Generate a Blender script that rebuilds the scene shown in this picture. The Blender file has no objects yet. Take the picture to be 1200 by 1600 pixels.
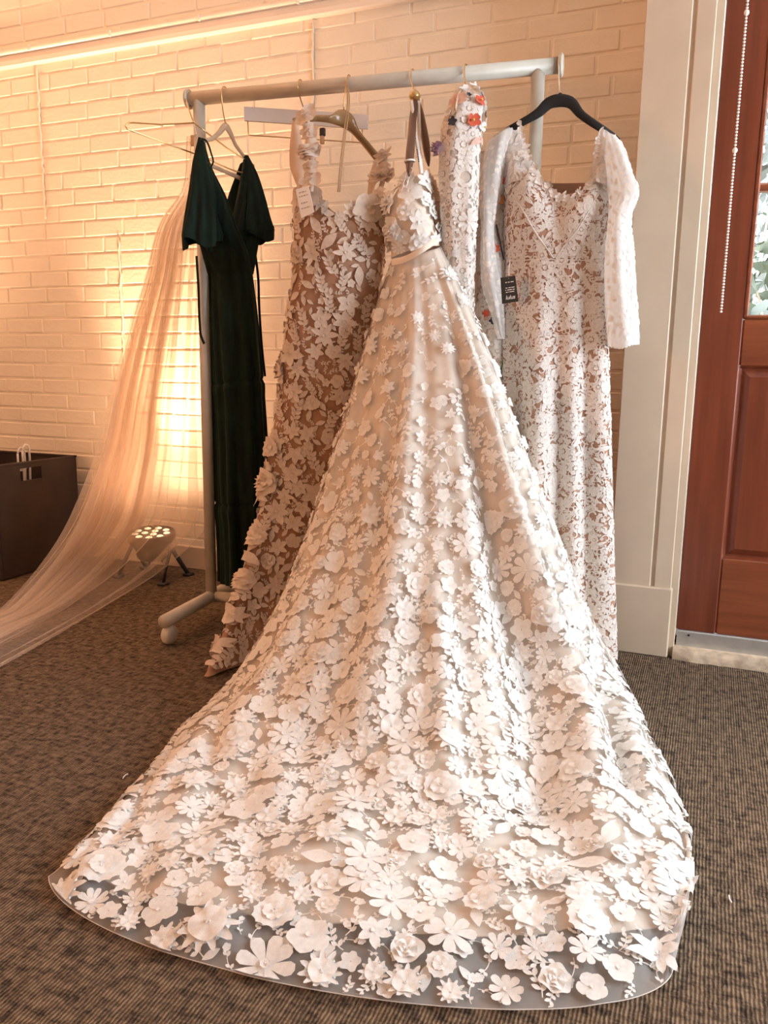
import bpy, math, random
import numpy as np
from mathutils import Vector, Matrix

rng = np.random.default_rng(7)
random.seed(7)
PI = math.pi
scene = bpy.context.scene
COL = scene.collection

# ------------------------------------------------------------------ camera
# world frame: x along the brick wall, y into the wall, z up; camera above the origin
_f = 1250.0
def _cam(v):
    d = np.array([v[0] - 600.0, v[1] - 800.0, _f]); return d / np.linalg.norm(d)
_down = _cam((505, 7800)); _left = _cam((-2550, 535))
_left = _left - _down * (_left @ _down); _left /= np.linalg.norm(_left)
R = np.array([-_left, np.cross(-_left, _down), -_down])      # rows: world axes in camera coords
CAM = np.array([0.0, 0.0, 0.9])
cam_data = bpy.data.cameras.new('camera'); cam_data.sensor_fit = 'AUTO'; cam_data.sensor_width = 36.0
cam_data.lens = 36.0 * _f / 1600.0; cam_data.clip_start = 0.02
cam = bpy.data.objects.new('camera', cam_data); COL.objects.link(cam)
cam.matrix_world = Matrix(((R[0,0], -R[0,1], -R[0,2], CAM[0]), (R[1,0], -R[1,1], -R[1,2], CAM[1]),
                           (R[2,0], -R[2,1], -R[2,2], CAM[2]), (0, 0, 0, 1)))
scene.camera = cam
def aty(x, y, Y):                                # point of the photo at depth Y from the camera's wall distance
    d = R @ np.array([x - 600.0, y - 800.0, _f]); return CAM + d * ((Y - CAM[1]) / d[1])
def atz(x, y, z=0.0):                            # point of the photo at height z
    d = R @ np.array([x - 600.0, y - 800.0, _f]); return CAM + d * ((z - CAM[2]) / d[2])
def proj(p):
    c = (np.atleast_2d(p) - CAM) @ R
    return np.stack([600 + _f * c[:, 0] / c[:, 2], 800 + _f * c[:, 1] / c[:, 2], c[:, 2]], 1)

# ------------------------------------------------------------------ world, light, exposure
w = bpy.data.worlds.new('sky'); scene.world = w; w.use_nodes = True
bg = w.node_tree.nodes['Background']; bg.inputs[0].default_value = (0.80, 0.90, 1.0, 1); bg.inputs[1].default_value = 22.0
scene.view_settings.view_transform = 'Standard'; scene.view_settings.look = 'None'
scene.view_settings.gamma = 1.0; scene.view_settings.exposure = 0.10
scene.view_settings.use_curve_mapping = False
scene.cycles.transparent_max_bounces = 24
scene.cycles.max_bounces = 8

def area(name, loc, target, sx, sy, power, color, portal=False):
    l = bpy.data.lights.new(name, 'AREA'); l.shape = 'RECTANGLE'; l.size = sx; l.size_y = sy
    l.energy = power; l.color = color
    o = bpy.data.objects.new(name, l); COL.objects.link(o); o.location = loc
    o.rotation_euler = (Vector(target) - Vector(loc)).to_track_quat('-Z', 'Y').to_euler()
    if portal: l.cycles.is_portal = True
    return o
area('door_glass_portal', (0.40, 2.78, 1.62), (0.40, 0, 1.62), 0.7, 1.15, 1, (1, 1, 1), True)
area('window_portal', (2.16, 1.70, 1.45), (0, 1.70, 1.45), 1.6, 1.9, 1, (1, 1, 1), True)
area('overhead_warm_fill', (-3.1, 1.5, 3.0), (-2.4, 1.6, 0), 0.9, 0.9, 16, (1.0, 0.38, 0.15))  # warm fill added overhead at left, not an actual ceiling lamp
area('low_warm_fill', (-2.9, -1.3, 1.25), (-0.8, 2.0, 0.7), 0.6, 0.6, 36, (1.0, 0.40, 0.13))  # low warm fill added to tint the skirt front, no lamp there

# ------------------------------------------------------------------ materials
def new_mat(name):
    m = bpy.data.materials.new(name); m.use_nodes = True
    nt = m.node_tree; nt.nodes.clear()
    out = nt.nodes.new('ShaderNodeOutputMaterial')
    return m, nt, out
def link(nt, a, b): nt.links.new(a, b)
def principled(nt, col, rough, **kw):
    p = nt.nodes.new('ShaderNodeBsdfPrincipled')
    p.inputs['Base Color'].default_value = (*col, 1); p.inputs['Roughness'].default_value = rough
    for k, v in kw.items(): p.inputs[k].default_value = v
    return p
def noise(nt, scale, detail=3, rough=0.5, coord='Object', stretch=None):
    tc = nt.nodes.new('ShaderNodeTexCoord'); n = nt.nodes.new('ShaderNodeTexNoise')
    n.inputs['Scale'].default_value = scale; n.inputs['Detail'].default_value = detail; n.inputs['Roughness'].default_value = rough
    if stretch:
        mp = nt.nodes.new('ShaderNodeMapping'); mp.inputs['Scale'].default_value = stretch
        link(nt, tc.outputs[coord], mp.inputs[0]); link(nt, mp.outputs[0], n.inputs[0])
    else: link(nt, tc.outputs[coord], n.inputs[0])
    return n
def ramp(nt, fac, c0, c1, p0=0.35, p1=0.65):
    r = nt.nodes.new('ShaderNodeValToRGB'); r.color_ramp.elements[0].position = p0; r.color_ramp.elements[1].position = p1
    r.color_ramp.elements[0].color = (*c0, 1); r.color_ramp.elements[1].color = (*c1, 1)
    link(nt, fac, r.inputs[0]); return r
def bump(nt, h, strength, dist=0.01):
    b = nt.nodes.new('ShaderNodeBump'); b.inputs['Strength'].default_value = strength; b.inputs['Distance'].default_value = dist
    link(nt, h, b.inputs['Height']); return b
def simple(name, col, rough=0.6, var=0.0, vscale=20, bstr=0.0, bscale=200, **kw):
    m, nt, out = new_mat(name); p = principled(nt, col, rough, **kw)
    n = noise(nt, vscale)
    c0 = tuple(c * (1 - var) for c in col); c1 = tuple(min(1, c * (1 + var)) for c in col)
    link(nt, ramp(nt, n.outputs[0], c0, c1).outputs[0], p.inputs['Base Color'])
    if bstr:
        b = bump(nt, noise(nt, bscale, 4).outputs[0], bstr, 0.004); link(nt, b.outputs[0], p.inputs['Normal'])
    link(nt, p.outputs[0], out.inputs[0]); return m
def fabric(name, col, trans=0.25, rough=0.8, var=0.05, vscale=60, bstr=0.15, bscale=900, sheen=0.2):
    m, nt, out = new_mat(name); p = principled(nt, col, rough); p.inputs['Sheen Weight'].default_value = sheen
    n = noise(nt, vscale)
    r = ramp(nt, n.outputs[0], tuple(c * (1 - var) for c in col), tuple(min(1, c * (1 + var)) for c in col))
    link(nt, r.outputs[0], p.inputs['Base Color'])
    b = bump(nt, noise(nt, bscale, 2).outputs[0], bstr, 0.002); link(nt, b.outputs[0], p.inputs['Normal'])
    t = nt.nodes.new('ShaderNodeBsdfTranslucent'); link(nt, r.outputs[0], t.inputs[0])
    mx = nt.nodes.new('ShaderNodeMixShader'); mx.inputs[0].default_value = trans
    link(nt, p.outputs[0], mx.inputs[1]); link(nt, t.outputs[0], mx.inputs[2]); link(nt, mx.outputs[0], out.inputs[0]); return m
def sheer(name, col, opacity, trans=0.5, var=0.06, vscale=40):
    m, nt, out = new_mat(name)
    d = nt.nodes.new('ShaderNodeBsdfDiffuse'); d.inputs[0].default_value = (*col, 1)
    t = nt.nodes.new('ShaderNodeBsdfTranslucent'); t.inputs[0].default_value = (*col, 1)
    m1 = nt.nodes.new('ShaderNodeMixShader'); m1.inputs[0].default_value = trans
    link(nt, d.outputs[0], m1.inputs[1]); link(nt, t.outputs[0], m1.inputs[2])
    tr = nt.nodes.new('ShaderNodeBsdfTransparent')
    m2 = nt.nodes.new('ShaderNodeMixShader')
    n = noise(nt, vscale)
    mr = nt.nodes.new('ShaderNodeMapRange'); mr.inputs[3].default_value = opacity - var; mr.inputs[4].default_value = opacity + var
    link(nt, n.outputs[0], mr.inputs[0]); link(nt, mr.outputs[0], m2.inputs[0])
    link(nt, tr.outputs[0], m2.inputs[1]); link(nt, m1.outputs[0], m2.inputs[2]); link(nt, m2.outputs[0], out.inputs[0]); return m
def wood(name, c0, c1, stretch, rough=0.35, scale=6):
    m, nt, out = new_mat(name); p = principled(nt, c0, rough)
    n = noise(nt, scale, 6, 0.6, 'Object', stretch)
    link(nt, ramp(nt, n.outputs[0], c0, c1, 0.3, 0.72).outputs[0], p.inputs['Base Color'])
    b = bump(nt, noise(nt, scale * 4, 4, 0.6, 'Object', stretch).outputs[0], 0.06, 0.003); link(nt, b.outputs[0], p.inputs['Normal'])
    link(nt, p.outputs[0], out.inputs[0]); return m
def carpet():
    m, nt, out = new_mat('carpet'); p = principled(nt, (0.1, 0.07, 0.05), 0.95)
    p.inputs['Specular IOR Level'].default_value = 0.1
    tc = nt.nodes.new('ShaderNodeTexCoord'); sp = nt.nodes.new('ShaderNodeSeparateXYZ'); link(nt, tc.outputs['Object'], sp.inputs[0])
    dn = noise(nt, 60, 2); ad = nt.nodes.new('ShaderNodeMath'); ad.operation = 'MULTIPLY_ADD'; ad.inputs[1].default_value = 0.004
    link(nt, dn.outputs[0], ad.inputs[0]); link(nt, sp.outputs[0], ad.inputs[2])
    mu = nt.nodes.new('ShaderNodeMath'); mu.operation = 'MULTIPLY'; mu.inputs[1].default_value = 2 * PI / 0.0062; link(nt, ad.outputs[0], mu.inputs[0])
    si = nt.nodes.new('ShaderNodeMath'); si.operation = 'SINE'; link(nt, mu.outputs[0], si.inputs[0])
    mr = nt.nodes.new('ShaderNodeMapRange'); mr.inputs[1].default_value = -1; link(nt, si.outputs[0], mr.inputs[0])
    # darker woven blotches, drawn out both ways like a cross hatch
    n1 = noise(nt, 48, 5, 0.75, 'Object', (1.8, 0.6, 1)); n2 = noise(nt, 48, 5, 0.75, 'Object', (0.6, 1.6, 1))
    mn = nt.nodes.new('ShaderNodeMath'); mn.operation = 'ADD'; link(nt, n1.outputs[0], mn.inputs[0]); link(nt, n2.outputs[0], mn.inputs[1])
    r1 = ramp(nt, mn.outputs[0], (0.045, 0.033, 0.025), (0.25, 0.175, 0.115), 0.42, 0.6); r1.color_ramp.elements[0].position = 0.86; r1.color_ramp.elements[1].position = 1.14
    r1.color_ramp.elements[0].position = 0.41
    hv = nt.nodes.new('ShaderNodeMath'); hv.operation = 'MULTIPLY'; hv.inputs[1].default_value = 0.5; link(nt, mn.outputs[0], hv.inputs[0])
    r1.color_ramp.elements[1].position = 0.57
    nt.links.remove(r1.inputs[0].links[0]); link(nt, hv.outputs[0], r1.inputs[0])
    mm = nt.nodes.new('ShaderNodeMix'); mm.data_type = 'RGBA'; mm.blend_type = 'MULTIPLY'; mm.inputs[0].default_value = 1
    r2 = ramp(nt, mr.outputs[0], (0.50, 0.48, 0.46), (1, 1, 1), 0.05, 0.75)
    link(nt, r1.outputs[0], mm.inputs[6]); link(nt, r2.outputs[0], mm.inputs[7]); link(nt, mm.outputs[2], p.inputs['Base Color'])
    b = bump(nt, mr.outputs[0], 0.6, 0.003); link(nt, b.outputs[0], p.inputs['Normal'])
    link(nt, p.outputs[0], out.inputs[0]); return m
def emit(name, col, s):
    m, nt, out = new_mat(name); e = nt.nodes.new('ShaderNodeEmission'); e.inputs[0].default_value = (*col, 1); e.inputs[1].default_value = s
    link(nt, e.outputs[0], out.inputs[0]); return m
def glass(name):
    m, nt, out = new_mat(name); t = nt.nodes.new('ShaderNodeBsdfTransparent'); g = nt.nodes.new('ShaderNodeBsdfGlossy'); g.inputs['Roughness'].default_value = 0.03
    mx = nt.nodes.new('ShaderNodeMixShader'); mx.inputs[0].default_value = 0.07
    link(nt, t.outputs[0], mx.inputs[1]); link(nt, g.outputs[0], mx.inputs[2]); link(nt, mx.outputs[0], out.inputs[0]); return m

M = dict(
    carpet=carpet(),
    paint=simple('painted_brick', (0.83, 0.74, 0.60), 0.5, 0.03, 6, 0.35, 90),
    mortar=simple('painted_mortar', (0.82, 0.73, 0.59), 0.6, 0.06, 10, 0.3, 120),
    trim=simple('painted_trim', (0.58, 0.46, 0.34), 0.45, 0.04, 8, 0.08, 40),
    rail=simple('painted_rail', (0.82, 0.73, 0.62), 0.3, 0.02, 8),
    room=simple('room_paint', (0.74, 0.66, 0.55), 0.7, 0.02, 3),
    ceil=simple('ceiling_paint', (0.80, 0.74, 0.66), 0.8, 0.02, 3),
    door_v=wood('door_wood_upright', (0.12, 0.026, 0.012), (0.20, 0.050, 0.022), (6, 6, 0.35), 0.3),
    door_h=wood('door_wood_level', (0.15, 0.036, 0.014), (0.27, 0.075, 0.030), (0.35, 6, 6), 0.3),
    alu=simple('brushed_aluminium', (0.55, 0.53, 0.50), 0.4, 0.06, 30, Metallic=0.7),
    threshold=simple('scuffed_threshold', (0.50, 0.38, 0.27), 0.7, 0.25, 30, 0.3, 80),
    nearblack=simple('dark_gap', (0.02, 0.015, 0.012), 0.9, 0.1),
    glass=glass('window_glass'),
    rack=simple('rack_cream_paint', (0.50, 0.46, 0.39), 0.38, 0.05, 30, 0.04, 200),
    caster=simple('caster_plastic', (0.66, 0.60, 0.52), 0.45, 0.05),
    gold=simple('gold_wire', (0.62, 0.42, 0.19), 0.28, 0.05, Metallic=0.9),
    chrome=simple('chrome_wire', (0.72, 0.70, 0.68), 0.22, 0.03, Metallic=0.95),
    champagne=simple('champagne_flock', (0.55, 0.38, 0.25), 0.75, 0.06),
    black=simple('black_flock', (0.012, 0.011, 0.011), 0.85, 0.1),
    whitebar=simple('white_hanger_bar', (0.70, 0.66, 0.64), 0.5, 0.03),
    blackplastic=simple('black_plastic', (0.02, 0.018, 0.017), 0.45, 0.1),
    darkwood=wood('varnished_hanger_wood', (0.26, 0.14, 0.055), (0.40, 0.23, 0.10), (1, 1, 1), 0.22, 14),
    brownwood=wood('dark_hanger_wood', (0.10, 0.045, 0.025), (0.15, 0.07, 0.04), (1, 1, 1), 0.3, 14),
    brass=simple('brass_knob', (0.55, 0.37, 0.16), 0.3, 0.05, Metallic=0.6),
    velvet=None,
    lining=fabric('champagne_satin', (0.80, 0.67, 0.55), 0.12, 0.6, 0.04, 8, 0.05),
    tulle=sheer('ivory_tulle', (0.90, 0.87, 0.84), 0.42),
    flower=fabric('ivory_applique', (0.88, 0.85, 0.81), 0.28, 0.8, 0.05, 120, 0.25, 500),
    leaf_lining=fabric('tan_mesh_lining', (0.40, 0.22, 0.135), 0.1, 0.8, 0.1, 30),
    leaf_flower=fabric('cream_cutwork', (0.74, 0.62, 0.52), 0.2, 0.8, 0.06, 100, 0.2, 500),
    lace_lining=fabric('nude_lining', (0.48, 0.27, 0.18), 0.1, 0.8, 0.06, 20),
    lace=fabric('white_lace', (0.86, 0.79, 0.73), 0.25, 0.85, 0.08, 200, 0.4, 700),
    lace_net=sheer('lace_net', (0.85, 0.80, 0.75), 0.62, 0.4, 0.25, 350),
    sheer=sheer('sheer_sleeve', (0.88, 0.85, 0.82), 0.80, 0.4, 0.15, 60),
    crochet_lining=fabric('crochet_backing', (0.70, 0.53, 0.40), 0.2, 0.8, 0.06, 20),
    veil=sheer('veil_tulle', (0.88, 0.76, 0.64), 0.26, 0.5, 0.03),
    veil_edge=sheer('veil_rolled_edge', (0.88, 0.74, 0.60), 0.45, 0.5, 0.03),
    paper=simple('white_paper', (0.80, 0.74, 0.68), 0.8, 0.03),
    ink=simple('pale_brown_ink', (0.45, 0.36, 0.30), 0.8, 0.05),
    darkink=simple('dark_ink', (0.05, 0.04, 0.04), 0.8, 0.05),
    blackcard=simple('black_card', (0.018, 0.016, 0.016), 0.6, 0.1),
    whiteink=simple('white_ink', (0.80, 0.75, 0.70), 0.7, 0.02),
    ribbon=fabric('white_ribbon', (0.84, 0.78, 0.72), 0.2, 0.6),
    cord=simple('tan_cord', (0.42, 0.26, 0.13), 0.6, 0.1),
    bin=simple('dark_brown_board', (0.030, 0.016, 0.009), 0.75, 0.2, 8, 0.1, 60),
    bin_in=simple('bin_inside', (0.02, 0.016, 0.014), 0.8, 0.1),
    lampbody=simple('lamp_housing', (0.10, 0.055, 0.03), 0.42, 0.15, 12, Metallic=0.3),
    lamprim=simple('lamp_face', (0.03, 0.02, 0.015), 0.5, 0.1),
    led=emit('led_lens_glow', (1.0, 0.62, 0.32), 2.6),
    bead=simple('white_beads', (0.80, 0.78, 0.72), 0.35, 0.03),
    red=fabric('coral_petal', (0.62, 0.10, 0.045), 0.2), orange=fabric('orange_petal', (0.75, 0.25, 0.07), 0.2),
    lilac=fabric('lilac_petal', (0.42, 0.30, 0.46), 0.2), navy=fabric('dark_blue_petal', (0.045, 0.05, 0.08), 0.1),
    green=fabric('green_stem', (0.06, 0.14, 0.05), 0.1), pink=fabric('pale_pink_petal', (0.80, 0.52, 0.42), 0.3),
    white=fabric('white_petal', (0.86, 0.84, 0.82), 0.3), yellow=fabric('yellow_centre', (0.70, 0.50, 0.10), 0.1),
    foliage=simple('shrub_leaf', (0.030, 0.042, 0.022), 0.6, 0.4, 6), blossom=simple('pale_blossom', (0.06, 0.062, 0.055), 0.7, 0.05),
    bark=simple('shrub_bark', (0.25, 0.2, 0.15), 0.9, 0.2), soil=simple('outdoor_ground', (0.35, 0.36, 0.28), 0.95, 0.2, 4),
    lint=simple('lint', (0.75, 0.72, 0.68), 0.9, 0.05),
)
def velvet():
    m, nt, out = new_mat('green_velvet'); p = principled(nt, (0.006, 0.022, 0.016), 0.75)
    p.inputs['Sheen Weight'].default_value = 0.22; p.inputs['Sheen Roughness'].default_value = 0.35
    p.inputs['Sheen Tint'].default_value = (0.12, 0.34, 0.19, 1); p.inputs['Specular IOR Level'].default_value = 0.15
    n = noise(nt, 9, 3, 0.6, 'Object', (6, 6, 1))
    link(nt, ramp(nt, n.outputs[0], (0.0035, 0.007, 0.0045), (0.006, 0.018, 0.0105)).outputs[0], p.inputs['Base Color'])
    b = bump(nt, noise(nt, 300, 3, 0.6, 'Object', (3, 3, 0.4)).outputs[0], 0.25, 0.002); link(nt, b.outputs[0], p.inputs['Normal'])
    link(nt, p.outputs[0], out.inputs[0]); return m
M['velvet'] = velvet()

# ------------------------------------------------------------------ builders
ORIGIN = {}
def tag(o, label=None, cat=None, group=None, kind=None):
    if label: o['label'] = label
    if cat: o['category'] = cat
    if group: o['group'] = group
    if kind: o['kind'] = kind
    return o
def thing(name, label, cat, loc, group=None, kind=None):
    o = bpy.data.objects.new(name, None); COL.objects.link(o); o.location = tuple(loc); o.empty_display_size = 0.05
    ORIGIN[o.name] = np.array(loc, float); return tag(o, label, cat, group, kind)
class MB:
    def __init__(s): s.v = []; s.f = []; s.n = 0
    def add(s, V, F):
        V = np.asarray(V, float); s.v.append(V); k = s.n
        s.f += [tuple(i + k for i in f) for f in F]; s.n += len(V); return s
    def box(s, a, b, rot=None):
        x0, y0, z0 = a; x1, y1, z1 = b
        V = np.array([(x0,y0,z0),(x1,y0,z0),(x1,y1,z0),(x0,y1,z0),(x0,y0,z1),(x1,y0,z1),(x1,y1,z1),(x0,y1,z1)], float)
        return s.add(V, [(3,2,1,0),(4,5,6,7),(0,1,5,4),(1,2,6,5),(2,3,7,6),(3,0,4,7)])
    def bevbox(s, a, b, r=0.004):
        x0, y0, z0 = a; x1, y1, z1 = b; V = []; F = []
        prof = [(0, r), (r, 0)]
        rings = []
        for (z, ins) in ((z0, r), (z0 + r, 0), (z1 - r, 0), (z1, r)):
            q = ins; ring = [(x0+q+r, y0+q), (x1-q-r, y0+q), (x1-q, y0+q+r), (x1-q, y1-q-r), (x1-q-r, y1-q), (x0+q+r, y1-q), (x0+q, y1-q-r), (x0+q, y0+q+r)]
            rings.append([(x, y, z) for x, y in ring])
        for rg in rings: V += rg
        for k in range(3):
            for i in range(8): F.append((k*8+i, k*8+(i+1)%8, (k+1)*8+(i+1)%8, (k+1)*8+i))
        F.append(tuple(range(7, -1, -1))); F.append(tuple(range(24, 32)))
        return s.add(V, F)
    def tube(s, path, r, n=8, cap=True, flat=None):
        P = np.asarray(path, float); m = len(P)
        rr = np.full(m, r) if np.isscalar(r) else np.asarray(r, float)
        T = np.gradient(P, axis=0); T /= np.linalg.norm(T, axis=1)[:, None] + 1e-12
        up = np.array([0, 0, 1.0]) if abs(T[0, 2]) < 0.9 else np.array([1.0, 0, 0])
        V = []; N = np.cross(T[0], up); N /= np.linalg.norm(N)
        a = np.arange(n) * 2 * PI / n
        for i in range(m):
            N = N - T[i] * (N @ T[i]); N /= np.linalg.norm(N) + 1e-12
            B = np.cross(T[i], N)
            sx, sy = (1, 1) if flat is None else flat
            V.append(P[i] + rr[i] * (np.cos(a)[:, None] * N * sx + np.sin(a)[:, None] * B * sy))
        V = np.concatenate(V); F = []
        for i in range(m - 1):
            for k in range(n): F.append((i*n+k, i*n+(k+1)%n, (i+1)*n+(k+1)%n, (i+1)*n+k))
        if cap: F.append(tuple(range(n-1, -1, -1))); F.append(tuple((m-1)*n + k for k in range(n)))
        return s.add(V, F)
    def lathe(s, base, axis, prof, n=24):
        ax = np.array(axis, float); ax /= np.linalg.norm(ax)
        up = np.array([0, 0, 1.0]) if abs(ax[2]) < 0.9 else np.array([1.0, 0, 0])
        N = np.cross(ax, up); N /= np.linalg.norm(N); B = np.cross(ax, N)
        a = np.arange(n) * 2 * PI / n; V = []; F = []
        for r, h in prof: V.append(np.array(base) + ax * h + max(r, 1e-5) * (np.cos(a)[:, None] * N + np.sin(a)[:, None] * B))
        V = np.concatenate(V)
        for i in range(len(prof) - 1):
            for k in range(n): F.append((i*n+k, i*n+(k+1)%n, (i+1)*n+(k+1)%n, (i+1)*n+k))
        return s.add(V, F)
    def ball(s, c, r, n=10, m=6, sc=(1, 1, 1)):
        prof = [(math.sin(PI * i / m), -math.cos(PI * i / m)) for i in range(m + 1)]
        a = np.arange(n) * 2 * PI / n; V = []; F = []
        for pr, h in prof: V.append(np.stack([pr*np.cos(a)*sc[0], pr*np.sin(a)*sc[1], np.full(n, h*sc[2])], 1) * r + np.array(c))
        V = np.concatenate(V)
        for i in range(m):
            for k in range(n): F.append((i*n+k, i*n+(k+1)%n, (i+1)*n+(k+1)%n, (i+1)*n+k))
        return s.add(V, F)
    def sheet(s, G, close_u=False):
        nv, nu = G.shape[:2]; F = []
        for i in range(nv - 1):
            for k in range(nu if close_u else nu - 1):
                k2 = (k + 1) % nu; F.append((i*nu+k, i*nu+k2, (i+1)*nu+k2, (i+1)*nu+k))
        return s.add(G.reshape(-1, 3), F)
    def plate(s, outline, thick_vec):           # closed outline (n,3) extruded by a vector
        P = np.asarray(outline, float); n = len(P); t = np.asarray(thick_vec, float)
        V = np.concatenate([P - t/2, P + t/2]); F = [tuple(range(n-1, -1, -1)), tuple(range(n, 2*n))]
        for k in range(n): F.append((k, (k+1)%n, n+(k+1)%n, n+k))
        return s.add(V, F)
    def build(s, name, mat, parent=None, smooth=False, loc=None, label=None, kind=None):
        V = np.concatenate(s.v); org = ORIGIN[parent.name] if parent is not None else np.zeros(3)
        if loc is None: loc = org
        loc = np.asarray(loc, float)
        me = bpy.data.meshes.new(name); me.from_pydata((V - loc).tolist(), [], s.f); me.update()
        if smooth: me.polygons.foreach_set('use_smooth', [True] * len(me.polygons))
        me.materials.append(M[mat] if isinstance(mat, str) else mat)
        o = bpy.data.objects.new(name, me); COL.objects.link(o)
        if parent is not None: o.parent = parent
        o.location = tuple(loc - org); ORIGIN[o.name] = loc if parent is None else loc
        if label: o['label'] = label
        if kind: o['kind'] = kind
        return o
def struct(o): o['kind'] = 'structure'; return o
def arc(p0, p1, n=2): return [p0 + (p1 - p0) * i / (n - 1) for i in range(n)]
def spline(P, n):
    P = np.asarray(P, float)
    d = np.r_[0, np.cumsum(np.linalg.norm(np.diff(P.reshape(len(P), -1), axis=0), axis=1) + 1e-9)]
    return crom(P, d / d[-1], np.linspace(0, 1, n))
def crom(P, t, x):                               # non-uniform cubic hermite along axis 0 with monotone-safe tangents
    P = np.asarray(P, float); t = np.asarray(t, float); n = len(P); sh = P.shape[1:]
    m = np.zeros_like(P)
    dt = np.diff(t); sl = np.diff(P, axis=0) / dt.reshape(-1, *([1]*len(sh)))
    m[0] = sl[0]; m[-1] = sl[-1]
    for i in range(1, n - 1): m[i] = (sl[i-1] * dt[i] + sl[i] * dt[i-1]) / (dt[i] + dt[i-1])
    k = np.clip(np.searchsorted(t, x, 'right') - 1, 0, n - 2); h = dt[k]; s = (x - t[k]) / h
    e = (len(x),) + (1,) * len(sh); s = s.reshape(e); h = h.reshape(e)
    return (2*s**3-3*s**2+1)*P[k] + (s**3-2*s**2+s)*h*m[k] + (-2*s**3+3*s**2)*P[k+1] + (s**3-s**2)*h*m[k+1]

# ------------------------------------------------------------------ room shell
YW = 2.95; YD = 2.62; X0, X1, YF, ZC = -5.0, 2.2, -3.2, 3.2
XP0, XP1 = -0.262, -0.052
floor = struct(MB().box((X0, YF, -0.05), (X1, YW + 0.12, 0.0)).build('floor', 'carpet'))
struct(MB().box((X0, YF, ZC), (X1, YW + 0.12, ZC + 0.08)).build('ceiling', 'ceil'))
struct(MB().box((X0 - 0.1, YF, 0), (X0, YW + 0.12, ZC)).build('wall_left', 'room'))
struct(MB().box((X0, YF - 0.1, 0), (X1, YF, ZC)).build('wall_front', 'room'))
wr = MB()
wy0, wy1, wz0, wz1 = 0.9, 2.5, 0.5, 2.4
wr.box((X1, YF, 0), (X1 + 0.15, wy0, ZC)).box((X1, wy1, 0), (X1 + 0.15, YW + 0.12, ZC)).box((X1, wy0, 0), (X1 + 0.15, wy1, wz0)).box((X1, wy0, wz1), (X1 + 0.15, wy1, ZC))
struct(wr.build('wall_right', 'room'))
win = thing('window_1', None, None, (X1 + 0.1, 1.70, 0.5), kind='structure')
fr = MB()
for y in (wy0, 1.67, wy1 - 0.06): fr.box((X1 + 0.06, y, wz0), (X1 + 0.12, y + 0.06, wz1))
for z in (wz0, 1.45, wz1 - 0.06): fr.box((X1 + 0.06, wy0, z), (X1 + 0.12, wy1, z + 0.06))
fr.build('window_frame', 'trim', win)
for k, (a, b) in enumerate(((wy0 + .06, 1.67), (1.73, wy1 - .06))):
    for (c, d) in ((wz0 + .06, 1.45), (1.51, wz1 - .06)): MB().box((X1 + 0.088, a, c), (X1 + 0.092, b, d)).build('pane', 'glass', win)

# --- painted brick wall
wall = struct(MB().box((X0, YW, 0), (XP0, YW + 0.12, ZC)).build('wall_back', 'mortar'))
CH = 0.0695; BL = 0.222; DEP = 0.0042
bm = MB()
i3 = 0.0035
bv = np.array([(-.5,0,-.5),(.5,0,-.5),(.5,0,.5),(-.5,0,.5)], float)
bricks = []
seams = [(aty(192, 490, YW)[0], 0.75, 1.45), (aty(64, 190, YW)[0], 1.55, 2.18), (aty(490, 180, YW)[0], 1.25, 2.18)]
nrow = int(ZC / CH)
for r in range(nrow):
    z0 = r * CH; x = X0 + (BL / 2 if r % 2 else 0) + rng.uniform(-.03, .03) - BL
    cuts = []
    while x < XP0: cuts.append(x); x += BL + rng.uniform(-.012, .012)
    for sx, a, b in seams:
        if a < z0 + CH / 2 < b:
            cuts = [c for c in cuts if abs(c - sx) > 0.055] + [sx]
    cuts = sorted(cuts) + [XP0 + 0.01]
    for a, b in zip(cuts[:-1], cuts[1:]):
        a = max(a, X0); b2 = min(b, XP0)
        if b2 - a > 0.03: bricks.append((a + 0.004, b2 - 0.004, z0 + 0.004, z0 + CH - 0.004))
def brick_mesh(wd, ht, name='brick'):
    m = MB(); a, h = wd / 2, ht / 2; q = 0.004
    V = [(-a,0,-h),(a,0,-h),(a,0,h),(-a,0,h),(-a+q*.3,-DEP*.6,-h+q*.3),(a-q*.3,-DEP*.6,-h+q*.3),(a-q*.3,-DEP*.6,h-q*.3),(-a+q*.3,-DEP*.6,h-q*.3),
         (-a+q,-DEP,-h+q),(a-q,-DEP,-h+q),(a-q,-DEP,h-q),(-a+q,-DEP,h-q)]
    F = [(8,9,10,11)]
    for o in (0, 4):
        for k in range(4): F.append((o+k, o+(k+1)%4, o+4+(k+1)%4, o+4+k))
    return m.add(V, F)
ranked = []
for b in bricks:
    c = np.array([(b[0]+b[1])/2, YW, (b[2]+b[3])/2]); p = proj(c)[0]
    if p[2] <= 0: ranked.append((0, b)); continue
    x, y = p[0], p[1]
    vis = -30 < x < 1010 and -15 < y < 905
    hidden = (470 < x < 945 and y > 330) or (335 < x < 470 and y > 420) or (x < 100 and y > 730)
    area_px = (b[1]-b[0]) * (b[3]-b[2]) / p[2] ** 2
    ranked.append((area_px if vis and not hidden else 0, b))
ranked.sort(key=lambda t: -t[0])
rest = MB(); std = {}
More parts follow.
